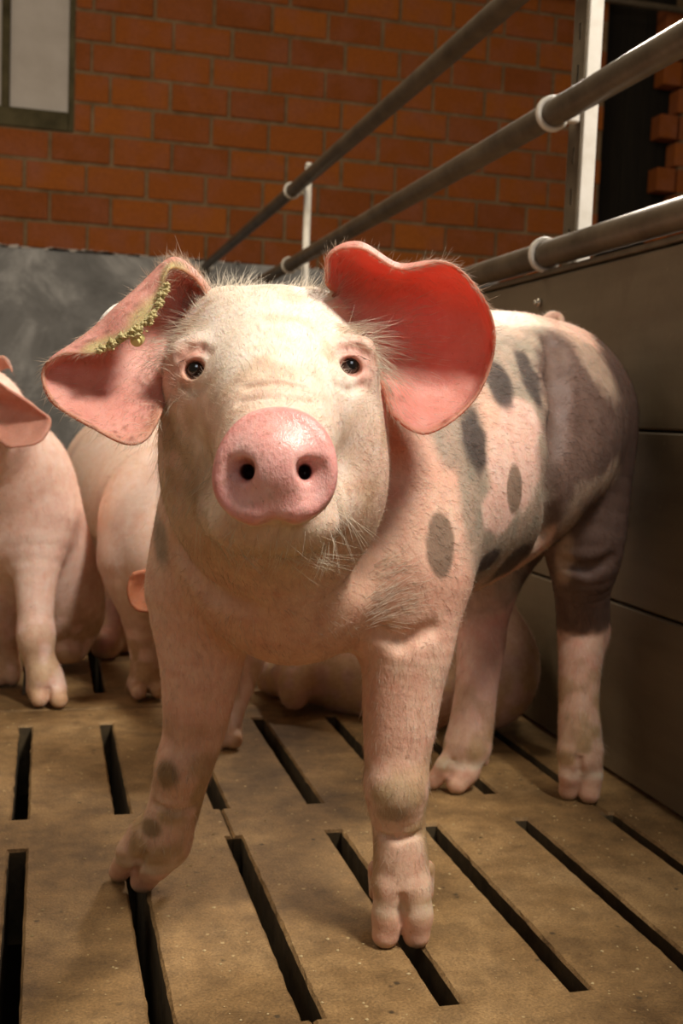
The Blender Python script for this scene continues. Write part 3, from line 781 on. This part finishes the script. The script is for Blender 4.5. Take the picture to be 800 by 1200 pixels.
R2 = [
 [(246, 352, .82), (243, 338, .825), (232, 345, .84), (226, 372, .845), (220, 395, .84), (214, 420, .83), (210, 442, .82)],
 [(226, 325, .795), (222, 315, .81), (214, 335, .825), (208, 368, .832), (203, 400, .83), (198, 435, .815), (198, 462, .795)],
 [(198, 316, .770), (200, 306, .79), (190, 335, .812), (184, 380, .82), (180, 415, .812), (180, 455, .79), (190, 482, .765)],
 [(184, 362, .757), (168, 335, .775), (158, 365, .80), (152, 405, .80), (150, 440, .79), (155, 485, .765), (172, 514, .742)],
 [(152, 394, .750), (130, 370, .765), (122, 395, .785), (118, 425, .785), (118, 460, .775), (124, 492, .752), (146, 520, .732)],
 [(112, 414, .748), (98, 398, .757), (88, 410, .772), (84, 435, .77), (84, 462, .76), (90, 485, .745), (106, 500, .732)],
 [(78, 415, .748), (66, 418, .752), (60, 428, .760), (56, 442, .758), (57, 458, .752), (62, 470, .745), (70, 478, .738)],
 [(60, 424, .748), (53, 428, .750), (50, 434, .750), (49, 440, .750), (50, 447, .748), (53, 454, .745), (57, 461, .742)]]
ear2 = leaf(R2)

SPOTS = []; BVH = None
def main_paint(V, thin, parts):
    n = len(V); px, py = PX(V); Z = V[:, 2]
    nz = vnoise(V, 22, 1); nf = vnoise(V, 90, 2); nh = vnoise(V, 260, 5)
    depth = -((V-CAM)@ROT)[:, 2]
    col = np.tile(np.array([.74, .47, .355]), (n, 1))
    col = lerp(col, (.60, .33, .24), smoothstep(.5, .8, nz)*.5)
    # pale head with its top light painted in, browner towards the lower cheeks
    head_c = P(318, 450, .80); dh = np.linalg.norm(V-head_c, axis=1); onhead = 1-smoothstep(.10, .15, dh)
    up_ = smoothstep(560, 400, py)*.8+.2
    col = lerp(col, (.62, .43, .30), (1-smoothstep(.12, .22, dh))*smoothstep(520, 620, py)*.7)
    nose_ = 1-smoothstep(.06, .12, np.linalg.norm(V-P(323, 500, .70), axis=1))
    col = lerp(col, (.86, .76, .65), np.maximum(onhead*up_, nose_*.6)*.9)
    col = lerp(col, (.52, .34, .19), onhead*smoothstep(.5, .85, vnoise(V, 55, 3))*.55)     # dirt on the face
    dch = np.linalg.norm(V-P(205, 560, .83), axis=1); col = lerp(col, (.55, .37, .21), (1-smoothstep(.02, .07, dch+nf*.02))*.55)
    dch = np.linalg.norm(V-P(320, 640, .68), axis=1); col = lerp(col, (.50, .35, .19), (1-smoothstep(.015, .05, dch))*.6)
    dd = V-P(323, 548, dz+.002); dn = np.sqrt((dd@RT/.0385)**2+(dd@UP/.036)**2+(dd@TOCAM/.017)**2)
    col = lerp(col, (.80, .43, .39), 1-smoothstep(.97, 1.06, dn))
    dsk = (1-smoothstep(.97, 1.06, dn)); m1 = vnoise(V, 120, 12); col = lerp(col, (.86, .56, .52), dsk*smoothstep(.45, .8, m1)*.45)
    rimz = np.sqrt((dd@RT/.0372)**2+(dd@UP/.0350)**2); col = lerp(col, (.66, .20, .19), dsk*smoothstep(.80, .98, rimz)*.45)
    col = lerp(col, (.30, .16, .09), dsk*smoothstep(.72, .80, vnoise(V, 420, 13))*.25)
    for x in (289, 357):
        dN = np.linalg.norm(V-P(x, 552, dz+.010), axis=1); col = lerp(col, (.40, .12, .10), (1-smoothstep(.008, .015, dN))*.6)
        col = lerp(col, (.035, .012, .010), (1-smoothstep(.0066, .0088, np.linalg.norm(V-P(323+(x-323)*.97, 553, dz+.0105), axis=1))))  # near-black painted into the nostrils as their inner shade
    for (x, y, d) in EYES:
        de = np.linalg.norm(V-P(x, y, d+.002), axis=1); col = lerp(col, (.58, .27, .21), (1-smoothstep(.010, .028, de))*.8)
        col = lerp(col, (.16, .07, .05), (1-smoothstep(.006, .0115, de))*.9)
    col = lerp(col, (.62, .36, .235), (1-smoothstep(.03, .13, np.linalg.norm((V-P(310, 740, .90))*np.array([.8, 1, 1]), axis=1)))*.8)  # warm shade of the chest underside painted into its skin tone
    col = lerp(col, (.80, .48, .43), (depth > 1.34)*(px < 610)*(py > 690)*.7)
    # grey saddle of the flank
    hit = lambda x, y: np.array(BVH.ray_cast(Vector(CAM), Vector(ROT@_dir(x, y)))[0] or P(x, y, 1.2))
    AX = np.array([ROT[:, 0], ROT[:, 1], ROT[:, 2]])
    def blob(x, y, rx, ry, ang=0, soft=.25, wob=.5, thick=.05):
        c = hit(x, y); dep = -((c-CAM)@ROT)[2]; u = (V-c)@ROT; a = math.radians(ang)
        uu = u[:, 0]*math.cos(a)+u[:, 1]*math.sin(a); vv = -u[:, 0]*math.sin(a)+u[:, 1]*math.cos(a)
        q_ = np.sqrt((uu/(rx*dep/F_PX))**2+(vv/(ry*dep/F_PX))**2+(u[:, 2]/thick)**2)+(nz-.5)*wob+(nf-.5)*wob*.6
        return 1-smoothstep(1-soft, 1+soft, q_)
    grain = vnoise(V*np.array([1, 1, .35]), 520, 21); col = col*(1+(.16*(1-dsk)*(grain-.5))[:, None])
    col = lerp(col, (.50, .34, .19), onhead*smoothstep(300, 210, px)*smoothstep(400, 500, py)*smoothstep(.2, .6, nf)*.75)
    grey = (.30, .265, .205)
    g = np.zeros(n)
    for b in ((600, 425, 62, 60, 0), (585, 640, 58, 62, 25), (635, 560, 32, 110, 0), (556, 560, 22, 110, 4), (575, 690, 60, 36, 30), (640, 420, 50, 50, 0), (530, 500, 30, 50, 0)):
        g = np.maximum(g, blob(*b, soft=.30, wob=.5, thick=.12))
    
    col = lerp(col, grey, g*(.65+.35*nf))
    for b in ((602, 545, 42, 55, -15), (612, 500, 28, 34, 0), (585, 600, 30, 30, 40)): col = lerp(col, (.78, .53, .44), blob(*b, soft=.15, wob=.5, thick=.06)*.9)
    col = lerp(col, (.80, .74, .62), blob(600, 372, 60, 16, 8, .5, .6, .06)*.8)
    # dark hind quarter
    for b in ((700, 520, 85, 120, 0), (690, 650, 75, 85, 0), (722, 560, 60, 120, 0), (722, 470, 50, 60, 0), (665, 440, 45, 60, 0), (682, 700, 60, 44, 0), (735, 470, 45, 110, 0)):
        col = lerp(col, (.135, .085, .068), blob(*b, soft=.2, wob=.4, thick=.34)*.95)
    for b in ((700, 430, 30, 45, 35), (715, 560, 34, 18, 20), (690, 575, 40, 14, 25), (668, 610, 20, 16, 40), (660, 660, 8, 30, 0)):
        col = lerp(col, (.52, .38, .28), blob(*b, soft=.5, wob=.9, thick=.05)*.7)
    # black flank spots
    for b in ((555, 515, 15, 40, 6), (620, 440, 13, 34, 14), (583, 445, 15, 32, 12), (575, 655, 22, 14, 30), (600, 660, 34, 14, 35)):
        col = lerp(col, (.050, .038, .036), blob(*b, soft=.25, wob=.8, thick=.05)*.9)
    for b in ((516, 640, 17, 42, 2), (603, 573, 12, 30, 0)):
        col = lerp(col, (.215, .150, .105), blob(*b, soft=.10, wob=.22, thick=.05)*.92)
    col = lerp(col, (.30, .25, .20), blob(187, 630, 12, 36, 12, .4, .5, .05)*.8)
    # lower legs: pale, dirty knees
    lo = 1-smoothstep(.10, .22, Z); col = lerp(col, (.60, .42, .29), lo*.55); col = lerp(col, (.40, .27, .13), lo*smoothstep(.40, .75, vnoise(V, 60, 9))*.85)
    for b in ((196, 908, 16, 20, 0), (176, 970, 14, 11, 0)): col = lerp(col, (.19, .13, .055), blob(*b, soft=.3, wob=.4, thick=.03)*.85)
    for b in ((465, 935, 26, 26, 0),): col = lerp(col, (.42, .33, .19), blob(*b, soft=.4, wob=.5, thick=.03)*.6)
    for b in ((462, 955, 20, 10, 0),): col = lerp(col, (.25, .19, .12), blob(*b, soft=.4, wob=.5, thick=.03)*.6)
    for b in ((562, 735, 34, 60, 0), (560, 800, 34, 60, 0)): col = lerp(col, (.66, .40, .33), blob(*b, soft=.4, wob=.3, thick=.08)*.5)
    col = lerp(col, (.70, .28, .24), blob(650, 742, 5, 16, 0, .4, .3, .03)*.8)
    # horn of the hooves
    hz = 1-smoothstep(.026, .036, Z+(nf-.5)*.008)
    col = lerp(col, (.68, .42, .30), hz*.85); col = lerp(col, (.33, .22, .11), (1-smoothstep(.002, .010, Z))*.7)
    col = lerp(col, (.76, .64, .50), smoothstep(.028, .034, Z)*(1-smoothstep(.038, .046, Z))*.55)
    # ears
    for a, b, k, uv in parts:
        if k is None: continue
        u, v = uv[:, 0], uv[:, 1]; m = b-a; c = np.tile(np.array([.68, .335, .275]), (m, 1)); nn = nf[a:b]
        c = lerp(c, (.78, .46, .38), smoothstep(.5, .8, nz[a:b])*.5)
        edge = np.minimum(np.minimum(v, 1-v)*2.2, (1-u)*2.0)
        c = lerp(c, (.40, .20, .09), (1-smoothstep(.0, .20, edge+(nn-.5)*.16))*.55)
        sp = smoothstep(.70, .78, nh[a:b])*smoothstep(.2, .7, 1-edge*2); c = lerp(c, (.20, .08, .05), sp*.7)
        if k == 1:
            cr = (1-smoothstep(.03, .085, v+(nn-.5)*.05))*smoothstep(.15, .25, u)*(1-smoothstep(.72, .8, u)); c = lerp(c, (.55, .46, .22), cr)
        col[a:b] = c; thin[a:b] *= (.34 if k == 0 else .14)
    for a, b, k, uv in parts:
        if k is None: thin[a:b] = 0
    return np.clip(col, 0, 1), thin
# first pass: body without paint to find the surface points
V0, Q0 = s.mesh(.008); BVH = BVHTree.FromPolygons([tuple(v) for v in V0], [tuple(int(i) for i in q) for q in Q0])
def head_region(V):
    px, py = PX(V); d = -((V-CAM)@ROT)[:, 2]; return (d < .80) & (py < 690)
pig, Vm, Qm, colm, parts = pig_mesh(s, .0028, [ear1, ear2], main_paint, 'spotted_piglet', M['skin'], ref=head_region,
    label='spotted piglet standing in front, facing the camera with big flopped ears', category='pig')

# crusted lumps and crumbs along the folded ear edge
# eyes
def uvsphere(c, r, n=48, m=32):
    V = []; Fs = []
    for i in range(m+1):
        th = math.pi*i/m
        for j in range(n):
            ph = 2*math.pi*j/n; V.append(np.array(c)+r*np.array([math.sin(th)*math.cos(ph), math.sin(th)*math.sin(ph), math.cos(th)]))
    for i in range(m):
        for j in range(n): Fs.append((i*n+j, (i+1)*n+j, (i+1)*n+(j+1) % n, i*n+(j+1) % n))
    return V, Fs
em = NT('eye_gloss'); _a = em.n('ShaderNodeAttribute'); _a.attribute_name = 'Col'; em.base(_a.outputs['Color']); em.set(Roughness=.10); em.b.inputs['Coat Weight'].default_value = 1
white_me = NT('eye_white'); white_me.base((.62, .5, .42)); white_me.set(Roughness=.2)
irm = NT('iris_brown'); irm.base((.05, .025, .012)); irm.set(Roughness=.1)
for (x, y, d), sg in zip(EYES, (-1, 1)):
    c = P(x-sg*1, y, d+.0076); Ve, Fe = uvsphere(c, .0120); Ve = np.array(Ve); tgt = CAM-c; tgt /= np.linalg.norm(tgt)
    an = np.arccos(np.clip((Ve-c)@tgt/.0120, -1, 1)); ce = np.tile(np.array([.60, .46, .38]), (len(Ve), 1))
    ce = lerp(ce, (.055, .026, .012), 1-smoothstep(.60, .68, an)); ce = lerp(ce, (.004, .004, .006), 1-smoothstep(.36, .44, an))
    me = mesh_from('eye', Ve, Fe, True, ce); e = link('eye', me, em.m, pig)
    # pale rim of the eyeball at the outer corner, lashes of the upper lid
    V = []; Fs = []
    for k in range(16):
        t = k/15; a = P(x-12+24*t, y-9-5*math.sin(math.pi*t), d-.001)
        b = a+(TOCAM*.006+UP*(-.001)+RT*(sg*(.003+.004*abs(t-.5))))*random.uniform(.8, 1.5)-UP*.002
        Vt, Ft = lathe_tube(a, b, .00022, .00008, n=3); n0 = len(V); V += Vt; Fs += [tuple(i+n0 for i in f) for f in Ft]
    link('eyelashes', mesh_from('eyelashes', V, Fs), M['hair'], pig, kind='stuff')

# ---- coat
def flow_main(p, nn):
    out = p-P(322, 530, .585)                       # hair lies away from the snout
    px, py = PX(p); back = np.array([.55, .80, -.35]); d = np.linalg.norm(out, axis=1)
    w_ = smoothstep(.16, .28, d)[:, None]; down = np.array([0, 0, -1.])
    lg = (1-smoothstep(.20, .30, p[:, 2]))[:, None]
    f = out/(d[:, None]+1e-6)*(1-w_)+back*w_; return f*(1-lg)+(down+back*.3)*lg
Qb = Qm[(Qm < parts[0][1]).all(1)]
px, py = PX(Vm); dep = -((Vm-CAM)@ROT)[:, 2]
nrm_dn = np.sqrt((((Vm-P(323, 548, dz+.002))@RT)/.040)**2+(((Vm-P(323, 548, dz+.002))@UP)/.038)**2+(((Vm-P(323, 548, dz+.002))@TOCAM)/.019)**2)
nearcam = dep < 1.02
eyed = np.minimum(np.linalg.norm(Vm-P(*EYES[0]), axis=1), np.linalg.norm(Vm-P(*EYES[1]), axis=1))
base_d = smoothstep(1.02, 1.10, nrm_dn)*smoothstep(.010, .017, eyed)*smoothstep(.03, .06, Vm[:, 2])
dhead = np.linalg.norm(Vm-P(318, 450, .80), axis=1)
def colf(dark):
    def f(p, i, r):
        c = colm[Qm_cur[i]].mean(1)*r.uniform(.82, 1.2, (len(i), 1)); k = r.uniform(.0, 1.0, (len(i), 1)); w_ = np.array([.95, .88, .75])
        lum = c.mean(1, keepdims=True); tgt = np.where(lum < .16, c*1.15, np.where(lum < .40, c*.5+w_*.38, w_))
        return np.clip(c*(1-k*dark)+tgt*k*dark, 0, 1)
    return f
Qm_cur = Qb
hv = []
def len_main(p):
    d = np.linalg.norm(p-P(318, 450, .80), axis=1); dn = np.linalg.norm(p-P(323, 548, .63), axis=1)
    return np.where(d < .13, .0045+.004*smoothstep(.05, .11, dn), .008)
hv.append(bristles(Vm, Qb, base_d*(dhead < .15), len_main, flow_main, colf(1), .10, .00013, 24000, 3))
hv.append(bristles(Vm, Qb, base_d*(dhead >= .13)*(Vm[:, 2] > .06), lambda p: np.full(len(p), .009), flow_main, colf(1), .12, .00018, 60000, 4))
# long pale whiskers: brow tufts, crown, chin
def tuft(x, y, d, rad, n, L, lift, seed, fdir=None, wid=.00016, curl=.35):
    c = P(x, y, d); dn = np.linalg.norm(Vm-c, axis=1); w_ = base_d*(dn < rad)
    fl = flow_main if fdir is None else (lambda p, nn: np.tile(np.array(fdir), (len(p), 1)))
    hv.append(bristles(Vm, Qb, w_, lambda p: np.full(len(p), L), fl, lambda p, i, r: np.tile(np.array([.95, .86, .70]), (len(i), 1))*r.uniform(.75, 1, (len(i), 1)), lift, wid, n, seed, curl))
tuft(318, 345, .83, .065, 260, .012, .8, 11)
tuft(255, 345, .82, .03, 150, .016, .9, 12); tuft(385, 350, .82, .03, 150, .016, .9, 13)
tuft(212, 405, .78, .028, 150, .024, .6, 14, -RT+UP*.2); tuft(430, 400, .78, .028, 150, .024, .6, 15, RT*.9-UP*.3)
tuft(385, 640, .70, .034, 60, .026, .6, 16, -UP+RT*.5); tuft(320, 640, .68, .035, 60, .018, .6, 17, -UP)
tuft(215, 520, .78, .045, 110, .016, .3, 18, -UP-RT*.4); tuft(250, 620, .76, .05, 80, .018, .4, 19, -UP-RT*.3)
tuft(440, 690, .90, .035, 240, .016, .25, 20, RT*.8+UP*.25, .00016, .2)
# ears: inner hair and fringes
for k, (a, b, e, uv) in enumerate(parts[1:]):
    Qe = Qm[(Qm >= a).all(1) & (Qm < b).all(1)]; Qm_cur = Qe; dv = np.zeros(len(Vm)); u, v = uv[:, 0], uv[:, 1]
    edge = np.minimum(np.minimum(v, 1-v)*2, (1-u)*2); dv[a:b] = .3+1.2*(edge < .08)+1.0*(u < .35)
    tip = Vm[a:b][u > .8].mean(0); cb = Vm[a:b][u < .1].mean(0)
    hv.append(bristles(Vm, Qe, dv, lambda p: np.full(len(p), .0075), lambda p, nn, cb=cb: p-cb, lambda p, i, r: np.tile(np.array([.90, .72, .55]), (len(i), 1))*r.uniform(.6, 1, (len(i), 1)), .25, .00013, 3800, 30+k))
    dv2 = np.zeros(len(Vm)); dv2[a:b] = (u < .45)
    hv.append(bristles(Vm, Qe, dv2, lambda p: np.full(len(p), .012), lambda p, nn, cb=cb: p-cb, lambda p, i, r: np.tile(np.array([.95, .82, .66]), (len(i), 1)), .5, .00015, 350, 40+k))
n0 = 0; VV = []; FF = []; CC = []
for a, b, c in hv: VV.append(a); FF.append(b+n0); CC.append(c); n0 += len(a)
link('bristles', mesh_from('bristles', np.concatenate(VV), np.concatenate(FF), True, np.concatenate(CC)), M['hair'], pig, kind='stuff')

# ---- ear tag of the folded ear: round disc behind, stud in front
tg = empty('ear_tag', tuple(P(150, 388, .77)), label='yellow button')
tg.parent = pig
c0 = P(131, 378, .786); axd = (UP*.58-RT*.72-TOCAM*.13); axd /= np.linalg.norm(axd)
V, Fs = lathe_tube(c0, c0+axd*.0022, .0155, n=28); V = [v-P(150, 388, .77) for v in V]; link('disc', mesh_from('disc', V, Fs), M['tagwhite'], tg, label='white round disc')
c1 = P(161, 396, .757); V, Fs = lathe_tube(c1, c1+(TOCAM*.7-UP*.5)*.006, .0052, .0042, n=18); V2, F2 = lathe_tube(c1+(TOCAM*.7-UP*.5)*.006, c1+(TOCAM*.7-UP*.5)*.0085, .0030, .0022, n=18)
V = [v-P(150, 388, .77) for v in V+V2]; Fs = Fs+[tuple(i+36 for i in f) for f in F2]
link('stud', mesh_from('stud', V, Fs), M['tag'], tg, label='yellow stud')
# crumbs of dried feed along the folded ear edge
V = []; Fs = []
G = [P(*p) for p in ((194, 335, .760), (188, 352, .757), (180, 368, .753), (170, 380, .750), (158, 390, .747), (142, 398, .745), (128, 406, .744), (114, 412, .743))]
for k in range(150):
    t = random.random()*(len(G)-1); i = int(t); c = G[i]+(G[min(i+1, len(G)-1)]-G[i])*(t-i)+np.array([random.gauss(0, .0012) for _ in range(3)])
    r0 = random.uniform(.0010, .0026); dirs = [(1, 0, 0), (-1, 0, 0), (0, 1, 0), (0, -1, 0), (0, 0, 1), (0, 0, -1)]; b0 = len(V)
    V += [c+np.array(d_)*r0*random.uniform(.7, 1.3) for d_ in dirs]
    Fs += [tuple(b0+i for i in f) for f in ((0, 2, 4), (2, 1, 4), (1, 3, 4), (3, 0, 4), (2, 0, 5), (1, 2, 5), (3, 1, 5), (0, 3, 5))]
cm = mat_simple('dried_feed', (.34, .27, .10), (.62, .54, .28), 300, .9)
link('dried_crumbs', mesh_from('dried_crumbs', V, Fs), cm, pig, kind='stuff')

# ================================================================== the other pigs
def plain_paint(base=(.74, .48, .40), dirty=.5, hoofz=.025, earcol=(.58, .30, .22)):
    def f(V, thin, parts):
        n = len(V); nz = vnoise(V, 16, 4); nf = vnoise(V, 60, 6); col = np.tile(np.array(base, float), (n, 1))
        col = lerp(col, np.array(base)*.75, smoothstep(.45, .8, nz)*.6)
        lo = 1-smoothstep(.05, .20, V[:, 2]); col = lerp(col, (.50, .33, .18), lo*smoothstep(.3, .65, nf)*min(1, dirty+.3))
        hz = 1-smoothstep(hoofz, hoofz+.01, V[:, 2]); col = lerp(col, (.58, .36, .20), hz*.6)
        for a, b, k, uv in parts:
            if k is not None: col[a:b] = earcol; thin[a:b] *= .12
            else: thin[a:b] = 0
        return np.clip(col, 0, 1), thin
    return f
def fur(o, V, Q, col, n, L, flow, seed):
    global Qm_cur
    a = bristles(V, Q, np.ones(len(V)), lambda p: np.full(len(p), L), lambda p, nn: np.tile(np.array(flow, float), (len(p), 1)), lambda p, i, r: np.clip(col[Q[i]].mean(1)*1.1+.12, 0, 1), .2, .00025, n, seed, seg=2)
    link('bristles', mesh_from('bristles', a[0], a[1], True, a[2]), M['hair'], o, kind='stuff')

# --- pig B: sitting at the left edge
s = Sdf()
s.chain([(60, 690, 1.84, 60), (36, 620, 1.75, 63), (8, 560, 1.68, 60)], .04); s.ball(68, 718, 1.90, 53, .04); s.ball(15, 575, 1.72, 62, .05); s.ball(5, 620, 1.72, 50, .05)
s.chain([(10, 550, 1.70, 55), (-35, 500, 1.55, 58)], .05)
s.chain([(-35, 490, 1.55, 60), (-90, 520, 1.45, 40), (-115, 530, 1.42, 28)], .04)
s.chain([(45, 610, 1.69, 40), (42, 680, 1.67, 25), (42, 730, 1.66, 20), (45, 765, 1.66, 18), (53, 795, 1.66, 20)], .025)
s.ball(42, 745, 1.655, 19, .02)
for (x, y, rr) in ((46, 831, .0145), (69, 832, .0145)):
    F = FL(x, y)+np.array([0, .004, rr+.0005]); hl = P(54+(x-57)*.8, 806, 1.66); s.cone(F, hl, rr*.9, rr*1.1, .004); s.cone(hl, P(53, 795, 1.66), rr, .020, .014)
s.chain([(-5, 640, 1.76, 38), (-4, 720, 1.76, 24), (2, 770, 1.77, 18)], .03)
for (x, y, rr) in ((-2, 806, .0145), (14, 805, .0145)):
    F = FL(x, y)+np.array([0, .004, rr+.0005]); s.cone(F, P(x-2, y-22, 1.765), rr*.9, rr*1.1, .004); s.cone(P(x-2, y-22, 1.765), P(2, 770, 1.77), rr, .020, .014)
s.chain([(70, 745, 1.90, 32), (84, 760, 1.86, 17)], .03)
RB = [[(-22, 455, 1.47), (-18, 462, 1.48), (-12, 470, 1.49), (-10, 482, 1.49), (-12, 495, 1.48), (-18, 505, 1.47)],
      [(-8, 446, 1.45), (2, 458, 1.46), (10, 470, 1.48), (14, 485, 1.48), (8, 503, 1.47), (-6, 512, 1.45)],
      [(4, 452, 1.44), (20, 464, 1.45), (34, 474, 1.46), (36, 488, 1.47), (26, 512, 1.45), (6, 522, 1.44)],
      [(8, 456, 1.435), (26, 467, 1.44), (46, 481, 1.45), (60, 494, 1.455), (46, 518, 1.44), (12, 524, 1.43)]]
RB2 = [[(-25, 445, 1.62), (-18, 440, 1.62), (-10, 442, 1.62)], [(-12, 428, 1.61), (-4, 424, 1.61), (6, 432, 1.61)], [(-4, 418, 1.60), (6, 420, 1.60), (13, 432, 1.60)], [(0, 418, 1.60), (8, 422, 1.60), (14, 436, 1.60)]]
sB = s
s.groove([(57, 808), (57.5, 820)], .0028, .006, .0008, 1.3)
o, V, Q, col, pp = pig_mesh(s, .005, [leaf(RB, 20, 26, .006, .003), leaf(RB2, 12, 12, .006, .003)], plain_paint((.78, .56, .47)), 'pig', M['skin'], project=True,
    label='pale pink pig sitting at the left edge, its ear and forefoot showing', category='pig')
fur(o, V, Q, col, 6000, .010, (.1, .3, -1), 51)

# --- pig C: standing behind, walking towards the camera with its head low
s = Sdf()
s.chain([(152, 560, 2.22, 78), (172, 575, 2.04, 80), (212, 610, 1.80, 78)], .05); s.ball(185, 650, 1.74, 62, .05)
s.chain([(205, 600, 1.76, 80), (235, 690, 1.62, 60)], .05); s.chain([(235, 680, 1.60, 50), (244, 728, 1.50, 38), (247, 750, 1.45, 28)], .03)
s.chain([(160, 660, 1.72, 42), (163, 720, 1.72, 22), (170, 765, 1.73, 18), (172, 790, 1.73, 18)], .025)
for (x, y, rr) in ((162, 823, .0150), (186, 822, .0140)):
    F = FL(x, y)+np.array([0, .004, rr+.0005]); hl = P(172+(x-174)*.8, 800, 1.73); s.cone(F, hl, rr*.8, rr*1.1, .004); s.cone(hl, P(172, 788, 1.73), rr, .020, .012)
s.chain([(290, 690, 1.62, 40), (292, 755, 1.56, 24), (288, 790, 1.53, 16), (276, 830, 1.50, 12), (270, 855, 1.495, 12)], .025)
for (x, y, rr) in ((258, 879, .0120), (274, 879, .0120)):
    F = FL(x, y)+np.array([0, .004, rr+.0005]); s.cone(F, P(268+(x-266)*.5, 860, 1.49), rr, rr*1.05, .005)
s.chain([(120, 610, 2.30, 46), (112, 650, 2.32, 16), (113, 700, 2.32, 12), (116, 752, 2.30, 11)], .03)
RC = [[(192, 672, 1.56), (196, 680, 1.57), (198, 690, 1.57), (198, 700, 1.57), (194, 712, 1.56)],
      [(176, 668, 1.54), (178, 680, 1.56), (178, 692, 1.565), (178, 704, 1.56), (178, 716, 1.54)],
      [(162, 670, 1.53), (160, 680, 1.54), (158, 692, 1.545), (160, 706, 1.54), (166, 716, 1.53)],
      [(156, 672, 1.525), (152, 680, 1.53), (150, 692, 1.53), (153, 706, 1.53), (160, 714, 1.525)]]
0 and print('MINB', (lambda vv: (sB.at(vv).min(), vv[sB.at(vv).argmin()], PX(vv[sB.at(vv).argmin()]), (sB.at(vv) < 0).sum()))(s.mesh(.008)[0]))
o, V, Q, col, pp = pig_mesh(s, .005, [leaf(RC, 20, 24, .006, .004)], plain_paint((.80, .60, .51), 1.0, earcol=(.40, .16, .08)), 'pig', M['skin'], project=True,
    label='pale pink pig standing half hidden behind the spotted piglet, left side', category='pig')
fur(o, V, Q, col, 6000, .010, (-.1, .3, -1), 52)

# --- pig E: lying behind the spotted piglet's legs
s = Sdf()
s.chain([(556, 775, 1.60, 60), (500, 775, 1.66, 66), (430, 775, 1.72, 62)], .05); s.ball(570, 800, 1.58, 50, .05); s.ball(578, 770, 1.62, 42, .05)
s.chain([(560, 720, 1.62, 34), (500, 740, 1.66, 40)], .05)
s.chain([(430, 785, 1.70, 54), (375, 785, 1.70, 38), (350, 800, 1.67, 24), (345, 815, 1.65, 17)], .03)
s.chain([(320, 792, 1.78, 22), (345, 795, 1.72, 26)], .03)
s.chain([(520, 820, 1.54, 26), (500, 845, 1.52, 14), (470, 848, 1.52, 12)], .03)
o, V, Q, col, pp = pig_mesh(s, .005, [], plain_paint((.56, .36, .27), .6, hoofz=-.02), 'pig', M['skin'], project=True,
    label='pig lying on the slats behind the spotted piglet, round rump by partition', category='pig')
fur(o, V, Q, col, 5000, .010, (-.6, .3, -.3), 53)
# --- pig F: lying at the back between the two left pigs
s = Sdf()
s.chain([(150, 722, 2.10, 42), (215, 720, 2.20, 46)], .05); s.chain([(140, 735, 2.05, 36), (125, 752, 2.0, 17)], .03); s.ball(124, 757, 1.98, 16, .02)
o, V, Q, col, pp = pig_mesh(s, .005, [], plain_paint((.50, .26, .20), .4, hoofz=-.02), 'pig', M['skin'], project=True,
    label='dusky pink pig lying low at the back, between the sitting and half-hidden pigs', category='pig')
